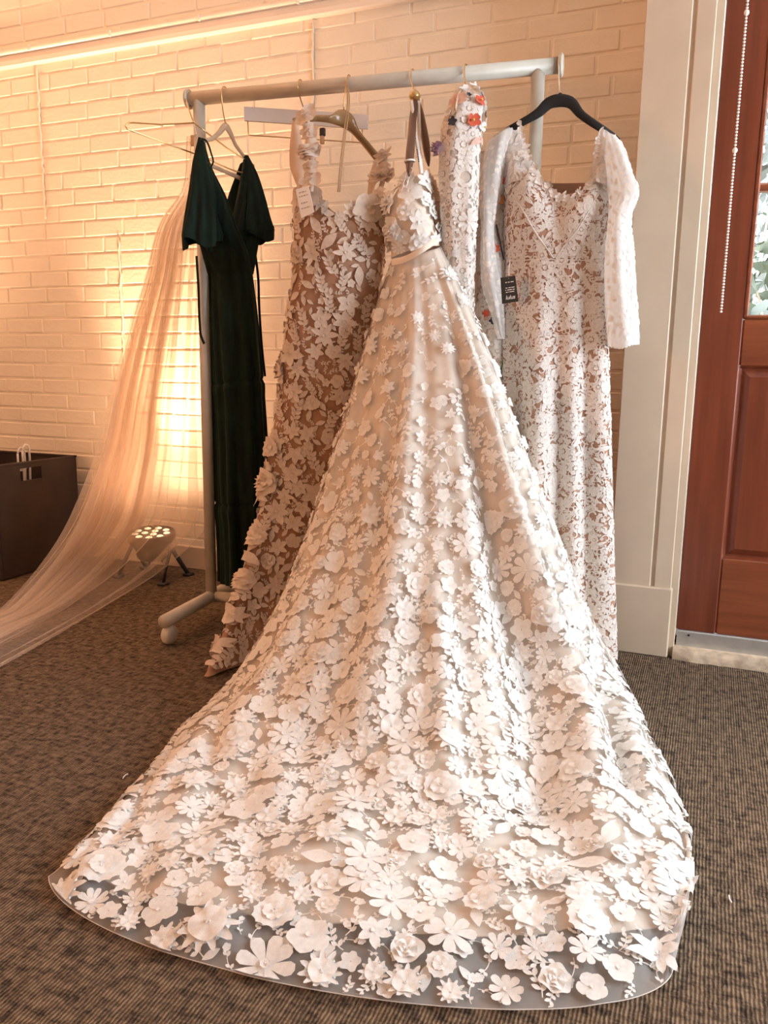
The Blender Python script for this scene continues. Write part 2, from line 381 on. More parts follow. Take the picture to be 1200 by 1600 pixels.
for k, (s, b) in enumerate(ranked):
    wd, ht = b[1]-b[0], b[3]-b[2]; c = np.array([(b[0]+b[1])/2, YW, (b[2]+b[3])/2])
    j = np.array([0, rng.uniform(0, 0.0022), 0]); tilt = rng.uniform(-.006, .006)
    if k < 300 and s > 0:
        key = round(wd, 3)
        if key not in std:
            o = brick_mesh(key, ht).build('brick', 'paint'); std[key] = o.data
        else:
            o = bpy.data.objects.new('brick', std[key]); COL.objects.link(o)
        o.parent = wall; o.location = tuple(c + j); o.rotation_euler = (rng.uniform(-.02, .02), tilt, rng.uniform(-.006, .006))
    else:
        bmh = brick_mesh(wd, ht); V = bmh.v[0]; ca, sa = math.cos(tilt), math.sin(tilt)
        V = np.stack([V[:,0]*ca + V[:,2]*sa, V[:,1], -V[:,0]*sa + V[:,2]*ca], 1)
        rest.add(V + c + j, bmh.f)
rest.build('remaining_bricks', 'paint', wall, kind='stuff')
for sx, a, b in seams:                            # lumpy caulk run down the old joints
    n = 40; P = np.stack([sx + rng.normal(0, .0022, n), np.full(n, YW - 0.006), np.linspace(a, b, n)], 1)
    MB().tube(P, 0.0035 + rng.uniform(0, .002, n), 6).build('caulk_seam', 'paint', wall, True)
# rail high on the wall
zr = 2.195
rail = MB().bevbox((X0, YW - 0.030, zr), (XP0, YW, zr + 0.028), 0.005).bevbox((X0, YW - 0.018, zr + 0.026), (XP0, YW, zr + 0.056), 0.004)
rail.tube([(X0, YW - 0.020, zr + 0.062), (XP0, YW - 0.020, zr + 0.062)], 0.011, 10)
rl = struct(rail.build('trim_1', 'rail', None, False))
for k in range(9): MB().bevbox((-4.2 + k * .44, YW - 0.033, zr + 0.050), (-4.188 + k * .44, YW - 0.002, zr + 0.075), 0.003).build('clip', 'rail', rl)
bb = MB().bevbox((X0, YW - 0.018, 0), (XP0, YW, 0.105), 0.004); struct(bb.build('baseboard_back', 'trim'))

# --- boxed door surround
XD = -0.047; DW = 0.90
st = thing('trim_2', None, None, (XP0, YD, 0), kind='structure')
xg = aty(1057, 400, YD)[0]; xe = aty(1090, 400, YD)[0]
MB().bevbox((XP0, YD, 0.0), (xg - 0.005, YW + 0.05, ZC - .01), 0.003).build('wide_board', 'trim', st)
MB().bevbox((xg - 0.007, YD + 0.006, 0.0), (xg + 0.007, YD + 0.05, ZC - .01), 0.002).build('bead_strip', 'trim', st)
MB().bevbox((xg + 0.005, YD, 0.0), (xe, YW + 0.05, ZC - .01), 0.003).build('narrow_board', 'trim', st)
MB().bevbox((xe - 0.001, YD + 0.012, 0.0), (XD - 0.001, YW + 0.05, ZC - .01), 0.002).build('jamb', 'trim', st)
MB().bevbox((XP0 - 0.004, YD - 0.012, 0.0), (xe + 0.004, YD + 0.02, 0.228), 0.004).build('plinth_block', 'trim', st)
wl = MB().box((XD + DW + .002, YD, 0), (X1, YW + 0.1, ZC)).box((XD, YD, 2.12), (XD + DW + .002, YW + 0.1, ZC))
struct(wl.build('wall_door', 'room'))
YL = YD + 0.035                                    # face of the door leaf
dr = thing('door_1', None, None, (XD + 0.45, YL, 0.04), kind='structure')
T = 0.045
def leafpart(name, x0, x1, z0, z1, mat, dy=0.0, bev=0.004): return MB().bevbox((x0, YL + dy, z0), (x1, YL + T - dy, z1), bev).build(name, mat, dr)
zb = 0.085
sw = aty(1160, 520, YL)[0] - XD                    # stile width
xl, xr = XD + sw, XD + DW - sw
zgb = aty(1165, 492, YL)[2]; zmr = aty(1147, 572, YL)[2]; zpb = aty(1125, 872, YL)[2]
leafpart('stile', XD, xl, zb, 2.115, 'door_v'); leafpart('stile', xr, XD + DW, zb, 2.115, 'door_v')
leafpart('bottom_rail', xl, xr, zb, zpb, 'door_h', 0.001); leafpart('lock_rail', xl, xr, zmr, zgb - 0.012, 'door_h', 0.001); leafpart('top_rail', xl, xr, 1.99, 2.115, 'door_h', 0.001)
pan = MB(); g = [(xl, zpb), (xr, zpb), (xr, zmr), (xl, zmr)]
def rect_ring(ins, y): return [(xl + ins, y, zpb + ins), (xr - ins, y, zpb + ins), (xr - ins, y, zmr - ins), (xl + ins, y, zmr - ins)]
V = rect_ring(0, YL + .004) + rect_ring(.008, YL + .018) + rect_ring(.012, YL + .018) + rect_ring(.032, YL + .006)
F = [(12,13,14,15)]
for o in (0, 4, 8):
    for k in range(4): F.append((o+k, o+(k+1)%4, o+4+(k+1)%4, o+4+k))
pan.add(V, F).build('raised_panel', 'door_v', dr)
zm = (aty(1180, 285, YL)[2] + aty(1180, 299, YL)[2]) / 2
xm = (xl + xr) / 2
zs = [zgb, zm, 2 * zm - zgb - 0.02, 1.99]
zs[2] = (zm + 1.99) / 2
for za, zc_ in zip(zs[:-1], zs[1:]):
    for xa, xb in ((xl, xm), (xm, xr)):
        MB().box((xa + 0.008, YL + 0.026, za + 0.006), (xb - 0.008, YL + 0.029, zc_ - 0.006)).build('pane', 'glass', dr)
for z in zs[1:3]: MB().bevbox((xl, YL + 0.002, z - 0.011), (xr, YL + 0.043, z + 0.011), 0.006).build('muntin', 'door_h', dr)
MB().bevbox((xm - 0.011, YL + 0.0035, zgb), (xm + 0.011, YL + 0.0415, 1.99), 0.006).build('muntin', 'door_v', dr)
fb = MB()
for a, b in (((xl - .001, zgb - .012), (xl + .012, 1.99)), ((xr - .012, zgb - .012), (xr + .001, 1.99)), ((xl, zgb - .012), (xr, zgb)), ((xl, 1.978), (xr, 1.991))):
    fb.bevbox((a[0], YL - .002, a[1]), (b[0], YL + .04, b[1]), 0.004)
fb.build('glazing_bead', 'door_h', dr)
zs0 = aty(1060, 1010, YL - .006)[2]; zs1 = aty(1060, 985, YL - .006)[2]
MB().bevbox((XD + .004, YL - .006, zs0), (XD + DW - .004, YL + .004, zs1), 0.002).build('door_sweep', 'alu', dr, label='scratched aluminium sweep strip')
for xs in (0.04, 0.34, 0.6): MB().ball((XD + xs, YL - .006, zs1 - .012), 0.004, 8, 4).build('screw', 'nearblack', dr)
dk = MB().box((XD, YL + .02, 0), (XD + DW, YW + .08, zs0 + 0.03)); struct(dk.build('trim_3', 'nearblack'))  # near-black block filling the space under the door leaf
n = 40; xs = np.linspace(XD - .004, XD + DW, n); th = MB()
G = np.zeros((4, n, 3)); G[..., 0] = xs
G[0, :, 1] = YL + .03; G[0, :, 2] = 0.036; G[1, :, 1] = YD - .005 + rng.normal(0, .002, n); G[1, :, 2] = 0.034
G[2, :, 1] = YD - .014 + rng.normal(0, .003, n); G[2, :, 2] = 0.022; G[3, :, 1] = YD - .018 + rng.normal(0, .003, n); G[3, :, 2] = -.001
struct(th.sheet(G).build('trim_4', 'threshold', None, True))

# ------------------------------------------------------------------ garden beyond the door glass
struct(MB().box((-4, YW + 0.14, -0.2), (8, 12, -0.12)).build('ground', 'soil'))
def shrub(name, label, c, rx, rz, n, mat, group):
    t = thing(name, label, 'shrub', (c[0], c[1], -0.12), group)
    d = rng.normal(size=(n, 3)); d /= np.linalg.norm(d, axis=1)[:, None]; rad = rng.uniform(.55, 1, n) ** .6
    P = np.array(c) + [0, 0, rz] + d * rad[:, None] * [rx, rx, rz]
    a = rng.normal(size=(n, 3)); a /= np.linalg.norm(a, axis=1)[:, None]; b = np.cross(a, rng.normal(size=(n, 3))); b /= np.linalg.norm(b, axis=1)[:, None]
    L = rng.uniform(.05, .10, n)[:, None]; W = L * .4
    V = np.stack([P - a*L, P + b*W, P + a*L, P - b*W], 1).reshape(-1, 3)
    MB().add(V, [(4*i, 4*i+1, 4*i+2, 4*i+3) for i in range(n)]).build('foliage', mat, t, kind='stuff')
    st_ = MB()
    for k in range(7):
        e = np.array(c) + [rng.uniform(-.6, .6)*rx, rng.uniform(-.6, .6)*rx, rz * rng.uniform(.8, 1.6)]
        st_.tube([np.array([c[0], c[1], -.14]), (np.array([c[0], c[1], -.1]) + e) / 2 + rng.normal(0, .05, 3), e], [.02, .014, .006], 6)
    st_.build('stems', 'bark', t)
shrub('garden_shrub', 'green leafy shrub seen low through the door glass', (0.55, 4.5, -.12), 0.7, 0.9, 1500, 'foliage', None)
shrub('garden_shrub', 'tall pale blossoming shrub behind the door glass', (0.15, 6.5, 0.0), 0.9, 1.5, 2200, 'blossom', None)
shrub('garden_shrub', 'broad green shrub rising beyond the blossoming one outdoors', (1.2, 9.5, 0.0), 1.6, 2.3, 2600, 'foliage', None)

# ------------------------------------------------------------------ bead chain by the door
bx = aty(1127, 487, 2.56); tx = aty(1168, 0, 2.56)
ch = thing('bead_chain', 'thin white bead pull chain hanging beside the wooden door', 'chain', (bx[0], 2.56, bx[2]))
zt = 2.75; xb_ = (bx[0] + tx[0]) / 2; cm = MB(); z = bx[2]
while z < zt: cm.ball((xb_, 2.56, z), 0.0036, 6, 4); z += 0.0085
cm.build('beads', 'bead', ch, True, kind='stuff')
for pz in (aty(1148, 235, 2.56)[2], aty(1165, 20, 2.56)[2]): MB().ball((xb_, 2.56, pz), 0.0068, 10, 6, (1, 1, 1.2)).build('connector', 'bead', ch, True)
MB().bevbox((xb_ - .02, 2.545, zt - .01), (xb_ + .02, YD, zt + .03), .003).build('bracket', 'bead', ch)

# ------------------------------------------------------------------ surfaces for cloth
class Surf:
    def __init__(s, G, wrap=False, flip=None):
        s.G = G; s.wrap = wrap; s.nv, s.nu = G.shape[:2]
        Gu = (np.roll(G, -1, 1) - np.roll(G, 1, 1)) if wrap else np.gradient(G, axis=1)
        Gv = np.gradient(G, axis=0); N = np.cross(Gu, Gv); N /= np.linalg.norm(N, axis=2)[..., None] + 1e-12
        if flip is None:
            k = s.nu // 4 if wrap else s.nu // 2
            flip = (N[:, k] * (CAM - G[:, k])).sum() < 0
        s.N = -N if flip else N
    def _ix(s, u, v):
        u = np.asarray(u, float); v = np.clip(np.asarray(v, float), 0, 1) * (s.nv - 1)
        if s.wrap: u = (u % 1.0) * s.nu
        else: u = np.clip(u, 0, 1) * (s.nu - 1)
        i = np.minimum(v.astype(int), s.nv - 2); k = u.astype(int)
        if not s.wrap: k = np.minimum(k, s.nu - 2)
        return i, k % s.nu, (k + 1) % s.nu, v - i, u - k
    def at(s, u, v, A=None):
        A = s.G if A is None else A
        i, k, k2, fv, fu = s._ix(u, v); fv = fv[..., None]; fu = fu[..., None]
        return (A[i, k]*(1-fu) + A[i, k2]*fu)*(1-fv) + (A[i+1, k]*(1-fu) + A[i+1, k2]*fu)*fv
    def jac(s, u, v, e=0.012):
        u = np.asarray([u]); v = np.asarray([v])
        v0, v1 = np.clip(v - e, 0, 1), np.clip(v + e, 0, 1)
        u0, u1 = (u - e, u + e) if s.wrap else (np.clip(u - e, 0, 1), np.clip(u + e, 0, 1))
        return ((s.at(u1, v) - s.at(u0, v)) / (u1 - u0)[..., None])[0], ((s.at(u, v1) - s.at(u, v0)) / (v1 - v0)[..., None])[0]
    def conform(s, mot, u, v, rot, size, off=0.004, hs=1.0):
        V = mot[0]; Pu, Pv = s.jac(u, v)
        e1 = Pu / (np.linalg.norm(Pu) + 1e-9); n = s.at(np.array([u]), np.array([v]), s.N)[0]; e2 = np.cross(n, e1); e2 /= np.linalg.norm(e2) + 1e-9
        J = np.array([[Pu @ e1, Pv @ e1], [Pu @ e2, Pv @ e2]]); Ji = np.linalg.inv(J + np.eye(2) * 1e-9)
        c, sn = math.cos(rot), math.sin(rot)
        a = size * (c * V[:, 0] - sn * V[:, 1]); b = size * (sn * V[:, 0] + c * V[:, 1])
        D = Ji @ np.stack([a, b]); uu = u + D[0]; vv = v + D[1]
        P = s.at(uu, vv); Nn = s.at(uu, vv, s.N); Nn /= np.linalg.norm(Nn, axis=1)[:, None] + 1e-9
        if not s.wrap:                            # let petals overhang the cloth edge a little
            ou = uu - np.clip(uu, 0, 1); P = P + ou[:, None] * Pu
        ov = np.minimum(vv, 0); P = P + ov[:, None] * Pv
        pc = s.at(np.array([u]), np.array([v]))[0]; d = P - pc; ln = np.linalg.norm(d, axis=1); lim = 1.25 * size * (np.hypot(V[:, 0], V[:, 1]) + .05)
        P = pc + d * np.minimum(1.0, lim / (ln + 1e-9))[:, None]      # no petal is ever pulled longer than it was cut
        return P + Nn * (off + V[:, 2:3] * size * hs)

# ------------------------------------------------------------------ cut-out motifs, unit radius, z up
def strip_petals(specs, seg=4):
    V = []; F = []; n = 0
    for (ang, ox, oy, r0, r1, wd, prof, rise, cup) in specs:
        c, s = math.cos(ang), math.sin(ang); t = np.linspace(0, 1, seg + 1); w_ = np.interp(t, np.linspace(0, 1, len(prof)), prof) * wd
        r = r0 + (r1 - r0) * t
        for j in range(seg + 1):
            for sgn in (-1, 0, 1):
                x = r[j] - (0.06 * (r1 - r0) if (sgn and j == seg) else 0); y = sgn * w_[j]
                V.append((ox + c*x - s*y, oy + s*x + c*y, rise * t[j]**1.5 + (cup if sgn else 0) * (0.3 + t[j])))
        for j in range(seg):
            for q in range(2): a = n + j*3 + q; F.append((a, a+1, a+4, a+3))
        n += 3 * (seg + 1)
    return np.array(V), F
P_BLUNT = [.22, .5, .8, 1.0, .72]; P_LEAF = [.12, .75, 1.0, .68, .03]; P_ROUND = [.3, .8, 1.1, 1.05, .5]; P_POINT = [.35, .8, .95, .6, .04]
def jit(a, b): return rng.uniform(a, b)
def heart(r=.17, z=.05): return scaled((lambda m: m)(disc(4, .0, 8, (1.0,), 0)), r, z)
def daisy(n): return join(heart(), strip_daisy(n))
def strip_daisy(n): return strip_petals([(2*PI*k/n + jit(-.06, .06), 0, 0, .06, jit(.9, 1.08), .95*PI/n*.66, P_BLUNT, jit(.08, .26), jit(-.03, .05)) for k in range(n)])
def fiveflower(n=5): return join(heart(.14, .04), five_petals(n))
def five_petals(n): return strip_petals([(2*PI*k/n + jit(-.1, .1), 0, 0, .04, jit(.85, 1.1), .40*5/n, P_ROUND, jit(.08, .22), jit(-.02, .08)) for k in range(n)])
def starflower(n): return join(heart(.13, .04), star_petals(n))
def star_petals(n): return strip_petals([(2*PI*k/n + jit(-.15, .15), 0, 0, .03, jit(.8, 1.15), .27*6/n, P_POINT, jit(.06, .24), jit(.02, .09)) for k in range(n)])
def disc(teeth, depth, nseg=36, rings=(.3, .65, .88, 1.0), ruffle=.08, sq=0.0):
    V = [(0, 0, .02)]; F = []; ph = jit(0, 6)
    for ri, r in enumerate(rings):
        for k in range(nseg):
            a = 2*PI*k/nseg; e = (1 - depth * (0.5 - 0.5*math.cos(teeth*a)) * (r if ri > 1 else 0)) * (1 + .06*math.sin(3*a + ph))
            V.append((r*e*math.cos(a), r*e*math.sin(a), .05 + .12*r*r + ruffle*r*r*math.sin(5*a + ph)))
    for k in range(nseg): F.append((0, 1 + k, 1 + (k+1) % nseg))
    for i in range(len(rings) - 1):
        for k in range(nseg): F.append((1+i*nseg+k, 1+(i+1)*nseg+k, 1+(i+1)*nseg+(k+1)%nseg, 1+i*nseg+(k+1)%nseg))
    return np.array(V), F
def join(*ms):
    V = []; F = []; n = 0
    for v, f in ms: V.append(v); F += [tuple(i + n for i in q) for q in f]; n += len(v)
    return np.concatenate(V), F
def scaled(m, s, z): v = m[0].copy(); v[:, :2] *= s; v[:, 2] += z; return v, m[1]
def stamens(k, r, z):
    V = []; F = []
    for i in range(k):
        a = jit(0, 2*PI); q = r * math.sqrt(jit(0, 1)); x, y = q*math.cos(a), q*math.sin(a); d = .035; n = len(V)
        V += [(x-d, y-d, z), (x+d, y-d, z), (x+d, y+d, z), (x-d, y+d, z), (x, y, z+.09)]; F += [(n, n+1, n+4), (n+1, n+2, n+4), (n+2, n+3, n+4), (n+3, n, n+4)]
    return np.array(V), F
def poppy(): return join(disc(14, .12, 42), scaled(disc(12, .14, 30, (.4, .75, 1.)), .55, .07), stamens(9, .16, .14))
def cornflower(): return join(disc(11, .40, 66, (.35, .7, 1.0), .05), scaled(disc(9, .36, 36, (.5, 1.)), .6, .08), stamens(5, .1, .16))
def rose(): return join(disc(6, .10, 36, ruffle=.14), scaled(disc(5, .14, 30, (.4, .8, 1.), .18), .72, .12), scaled(disc(4, .16, 24, (.5, 1.), .2), .45, .22), scaled(disc(3, .2, 18, (.5, 1.), .2), .22, .3))
def daisyc(n): return join(daisy(n), stamens(7, .12, .12))
def leafm(): return strip_petals([(0, -1, 0, 0, 2.0, .45, P_LEAF, .0, jit(.05, .12))], 6)
def curvestrip(P, wd, z=.02):
    P = np.array(P); T = np.gradient(P, axis=0); T /= np.linalg.norm(T, axis=1)[:, None]; Nn = np.stack([-T[:, 1], T[:, 0]], 1)
    V = np.concatenate([np.c_[P - Nn*wd, np.full(len(P), z)], np.c_[P + Nn*wd, np.full(len(P), z)]]); n = len(P)
    return V, [(i, i+1, n+i+1, n+i) for i in range(n-1)]
def sprig(pairs=3, lw=.16, ll=.62, stem=.035, curve=.3, top=True):
    xs_ = np.linspace(-1, 1, 9); ys_ = curve * (xs_**2 - .4) * random.choice((-1, 1)); ms = [curvestrip(np.stack([xs_, ys_], 1), stem)]; sp = []
    for k in range(pairs):
        x = -0.6 + 1.25 * k / max(1, pairs - 1) * .8; y = float(np.interp(x, xs_, ys_))
        for sg in (-1, 1):
            sp.append((sg * jit(.6, .95), x + sg*.06, y, 0, ll*jit(.8, 1.1), lw, P_LEAF, jit(.02, .15), jit(.02, .06)))
    if top: sp.append((0.0, .75, float(ys_[-1]), 0, ll, lw, P_LEAF, .08, .04))
    return join(*ms, strip_petals(sp))
def budstem():
    return join(sprig(2, .13, .42, .03, jit(.2, .5), False), (lambda m: (m[0] * [.36, .36, .5] + [1.05, 0, 0], m[1]))(fiveflower(5)))
def ring(): 
    a = np.arange(21) * 2*PI/20; return curvestrip(np.stack([.8*np.cos(a), .8*np.sin(a)], 1), .2)
def scroll():
    a = np.linspace(0, 4.6, 16); r = np.linspace(.25, 1, 16); return curvestrip(np.stack([r*np.cos(a), r*np.sin(a)], 1), .12)
def variants(f, n=3): return [f() for _ in range(n)]
MOT = dict(daisy=variants(lambda: daisyc(8), 3) + variants(lambda: daisyc(10), 2), poppy=variants(poppy), corn=variants(cornflower), five=variants(lambda: fiveflower(5), 3) + variants(lambda: fiveflower(6), 1),
           six=variants(lambda: starflower(6)), star=variants(lambda: starflower(7), 3) + variants(lambda: starflower(5), 2), rose=variants(rose), leaf=variants(leafm, 2),
           sprig=variants(lambda: sprig(3), 3), laurel=variants(lambda: sprig(4, .15, .60, .03, .15), 4), bud=variants(budstem, 3), ring=variants(ring, 1), scroll=variants(scroll, 2),
           small=variants(lambda: strip_petals([(2*PI*k/5 + jit(-.1, .1), 0, 0, .04, jit(.85, 1.1), .42, P_ROUND, .15, .05) for k in range(5)], 2), 3),
           laceleaf=variants(lambda: strip_petals([(0, -1, .12, 0, 2.0, .34, P_LEAF, .0, .04), (0, -1, -.34, .5, 1.8, .10, P_LEAF, 0, 0)], 4), 2),
           lacefan=variants(lambda: strip_petals([(-1.2 + .6*k, -.5, 0, .1, jit(1.2, 1.5), .24, P_LEAF, .05, .03) for k in range(5)], 3), 3),
           lacerose=variants(lambda: join(strip_petals([(2*PI*k/7, 0, 0, .35, 1.0, .36, P_ROUND, .06, .03) for k in range(7)], 3), scaled(disc(6, .2, 12, (.5, 1.)), .3, .03)), 3))
def pick(k): return random.choice(MOT[k])

def scatter(S, cands, spacing, urange=(0, 1), vrange=(0, 1), existing=None, maxn=2000):
    """dart throwing in true surface distance; cands = proposals, size(u,v), spacing factor"""
    us = rng.uniform(*urange, cands); vs = rng.uniform(*vrange, cands)
    P = S.at(us, vs)
    # weight by local area
    e = 0.01
    A = np.linalg.norm(np.cross(S.at(us + e, vs) - S.at(us - e, vs), S.at(us, np.clip(vs + e, 0, 1)) - S.at(us, np.clip(vs - e, 0, 1))), axis=1)
    keep = rng.uniform(0, 1, cands) < A / np.quantile(A, .97)
    us, vs, P = us[keep], vs[keep], P[keep]
    cell = 0.05; grid = {}; reach = 1
    def put(p, r):
        grid.setdefault((int(p[0]//cell), int(p[1]//cell), int(p[2]//cell)), []).append((p[0], p[1], p[2], r))
    for a in (existing or []): put(a[2], a[3])
    out = []
    for u, v, p in zip(us.tolist(), vs.tolist(), P.tolist()):
        res = spacing(u, v, p)
        if res is None: continue
        r, k = res; n_ = max(1, int(math.ceil(k * (r + .042) / cell)))
        ci, cj, ck = int(p[0]//cell), int(p[1]//cell), int(p[2]//cell); ok = True
        for i in range(ci - n_, ci + n_ + 1):
            for j in range(cj - n_, cj + n_ + 1):
                for q in range(ck - n_, ck + n_ + 1):
                    for (x, y, z, r2) in grid.get((i, j, q), ()):
                        if (x-p[0])**2 + (y-p[1])**2 + (z-p[2])**2 < (k*(r+r2))**2: ok = False; break
                    if not ok: break
                if not ok: break
            if not ok: break
        if not ok: continue
        put(p, r); out.append((u, v, np.array(p), r))
        if len(out) >= maxn: break
    return out

def place_motifs(S, parent, items, name, mat, limit=300, stuff_name='small_appliques', off=0.004, hs=1.0):
    """items: (kind, u, v, rot, size, layer). The ones that show largest become parts of their own."""
    sc = []
    for it in items:
        p = S.at(np.array([it[1]]), np.array([it[2]])); n = S.at(np.array([it[1]]), np.array([it[2]]), S.N)[0]
        q = proj(p)[0]; d = CAM - p[0]; face = (n @ d) / np.linalg.norm(d)
        inside = -20 < q[0] < 1220 and -20 < q[1] < 1620 and face > 0.05
        sc.append(it[4]**2 / q[2]**2 * max(face, .02) if inside else 0)
    order = np.argsort(-np.array(sc)); rest = MB()
    for rank, ix in enumerate(order):
        kind, u, v, rot, size, layer = items[ix]; m = pick(kind) if isinstance(kind, str) else kind
        V = S.conform(m, u, v, rot, size, off + layer, hs)
        if rank < limit and sc[ix] > 0:
            c = S.at(np.array([u]), np.array([v]))[0]
            nm = name if not callable(name) else name(kind)
            MB().add(V, m[1]).build(nm, mat, parent, True, loc=c)
        else: rest.add(V, m[1])
    if rest.n: rest.build(stuff_name, mat, parent, True, kind='stuff')

def ring_surf(rows, nu=96, nv=120, fold=None, back=0.7):
    """rows: (xl,yl,Yl, xr,yr,Yr, bulge) in photo position and depth; closed tube of cloth, front half first"""
    ctl = []
    th_ = np.linspace(0, 2*PI, nu, endpoint=False)
    for (xl_, yl_, Yl, xr_, yr_, Yr, b) in rows:
        L = aty(xl_, yl_, Yl); Rr = aty(xr_, yr_, Yr); mid = (L + Rr) / 2; half = (Rr - L) / 2
        hn = np.array([half[1], -half[0], 0]); hn /= np.linalg.norm(hn) + 1e-9       # towards the camera
        sn = np.sin(th_); ctl.append(mid - np.cos(th_)[:, None] * half + (np.where(sn > 0, sn, sn * back) * b)[:, None] * hn)
    ctl = np.array(ctl); c = ctl.mean(1); t = np.r_[0, np.cumsum(np.linalg.norm(np.diff(c, axis=0), axis=1))]; t /= t[-1]
    vv = np.linspace(0, 1, nv); G = crom(ctl, t, vv)
    if fold is not None:
        S0 = Surf(G, True); U, Vv = np.meshgrid(np.arange(nu) / nu, vv); G = G + S0.N * fold(U, Vv)[..., None]
    return G, vv, t
def bez(P, n=24): return spline(np.array(P, float), n)

# ------------------------------------------------------------------ garment rack
ZB = 1.757
BLp = np.array([-1.650, 2.352, ZB]); BRp = np.array([-0.470, 2.466, ZB]); BD = (BRp - BLp) / np.linalg.norm(BRp - BLp)
BP = np.array([-BD[1], BD[0], 0.0])               # level, at right angles to the bar, towards the wall
def barpt(px):                                    # point on the bar under a photo column
    lo, hi = 0.0, 1.0
    for _ in range(40):
        m_ = (lo + hi) / 2
        if proj(BLp + (BRp - BLp) * m_)[0][0] < px: lo = m_
        else: hi = m_
    return BLp + (BRp - BLp) * lo
RB = 0.0215
rack = thing('garment_rack', 'cream painted tubular metal garment rack on casters', 'rack', (-1.06, 2.41, 0))
MB().tube([BLp, BRp], RB, 20).build('hanging_bar', 'rack', rack, True)
for p, d in ((BLp, -BD), (BRp, BD)): MB().lathe(p, d, [(0.001, 0.007), (.028, .007), (.031, .004), (.031, -.001), (.028, -.004), (.001, -.004)], 24).build('end_disc', 'rack', rack, False)
posts = [BLp + BD * 0.035, BRp - BD * 0.062]
for p in posts:
    q = p.copy(); q[2] = 0.085
    MB().tube([q, p], 0.0195, 18).build('post', 'rack', rack, True)
    a, b = q - BP * 0.315, q + BP * 0.19; a[2] = b[2] = 0.085
    MB().tube([a, b], 0.0225, 18).build('foot_tube', 'rack', rack, True)
    for e, sgn in ((a, 1), (b, -1)):
        c = e + BP * 0.028 * sgn; c[2] = 0.034
        w_ = MB().lathe(c - BD * .015, BD, [(.001, 0), (.026, 0), (.032, .006), (.033, .015), (.032, .024), (.026, .03), (.001, .03)], 22).build('caster', 'caster', rack, True)
        MB().tube([c + [0, 0, .02], c + [0, 0, .052]], 0.009, 10).build('caster_stem', 'caster', w_)
    MB().lathe(q, (0, 0, 1), [(.0235, -.012), (.0245, .006), (.0205, .016)], 20).build('weld_collar', 'rack', rack, True)
q0, q1 = posts[0].copy(), posts[1].copy(); q0[2] = q1[2] = 0.085
MB().tube([q0, q1], 0.0195, 16).build('base_rail', 'rack', rack, True)

def hook(mb, bp, neck, r=0.0019, over=0.026):
    """wire hook over the bar at bp, ending at the hanger's neck"""
    d = np.array(neck) - bp; side = BP * 1.0
    pts = []
    for a in np.linspace(-0.5, PI + .25, 14): pts.append(bp + side * over * math.cos(a) * 1.0 + np.array([0, 0, over * math.sin(a)]))
    e = pts[-1]
    pts += [e + (np.array(neck) - e) * t + side * (-0.006 * math.sin(PI * t)) for t in np.linspace(.25, 1, 6)]
    mb.tube(pts, r, 8); return mb

# --- champagne hanger with the green dress
h1 = barpt(352)
def Z(x, y, z): return atz(x, y, z)
hn = aty(353, 197, 2.38)
t = thing('flocked_hanger', 'slim champagne flocked hanger under the green velvet dress', 'hanger', hn)
hook(MB(), h1, hn).build('hook', 'gold', t, True)
el, er = aty(314, 219, 2.27), aty(386, 250, 2.50)
shp = bez([el, aty(330, 217, 2.31), aty(342, 208, 2.35), hn, aty(361, 210, 2.41), aty(369, 228, 2.46), er], 26)
MB().tube(shp, np.interp(np.linspace(0, 1, 26), [0, .3, .5, .7, 1], [.006, .008, .012, .009, .006]), 10, flat=(.45, 1.0)).build('arms', 'champagne', t, True)
MB().tube([aty(322, 255, 2.29), aty(381, 281, 2.50)], .007, 10, flat=(.5, 1)).build('trouser_bar', 'champagne', t, True)

# --- big gold wire hanger the veil hangs on
hn = aty(303, 192, 2.30); h2 = barpt(297)
t = thing('wire_hanger', 'large gold wire hanger on the end of the rack bar', 'hanger', hn)
hook(MB(), h2, hn, .0021).build('hook', 'gold', t, True)
A = aty(196, 197, 2.06); B = aty(400, 266, 2.52)
tri = [hn, hn + (A - hn) * .5, aty(206, 191.5, 2.08), aty(199, 193, 2.065), A, aty(200, 202, 2.065), aty(303, 240, 2.30), aty(394, 269, 2.50), B, aty(397, 258, 2.515), hn + (B - hn) * .5, hn]
MB().tube(np.concatenate([bez(tri[:2], 4), bez(tri[2:6], 8), bez(tri[6:7] + tri[7:10], 10), bez(tri[10:], 4)]), .0024, 8).build('frame', 'gold', t, True)
cp = aty(301, 213, 2.36)
MB().tube([hn, hn + [0.001, .01, -.03], cp], .0012, 6).build('thread', 'ribbon', t)
MB().bevbox(cp + [-.008, -.003, -.03], cp + [.008, .003, .004], .002).build('clip', 'champagne', t)

# --- white clip hanger
hn = aty(477, 176, 2.44); h3 = barpt(470)
t = thing('clip_hanger', 'white bar clip hanger with gold rod behind the leafy gown', 'hanger', hn)
hook(MB(), h3, hn).build('hook', 'gold', t, True)
a, b = aty(382, 178, 2.40), aty(575, 191, 2.52); d = (b - a) / np.linalg.norm(b - a); nn = np.array([-d[1], d[0], 0])
MB().plate([a + [0, 0, .021], b + [0, 0, .021], b - [0, 0, .021], a - [0, 0, .021]], nn * .012).build('bar', 'whitebar', t)
r0, r1 = aty(388, 211, 2.40), aty(566, 223, 2.51)
MB().tube([aty(387, 187, 2.40), r0, r0 + d * .004, r1, r1 + [0, 0, .04]], .0019, 8).build('rod', 'gold', t, True)
cpt = aty(504, 211, 2.475)
c_ = MB().bevbox(cpt + [-.009, -.006, -.004], cpt + [.009, .006, .021], .002).build('clip', 'blackplastic', t)
MB().bevbox(cpt + [-.007, -.008, -.028], cpt + [.006, .004, -.003], .002).build('clip_pad', 'champagne', c_)

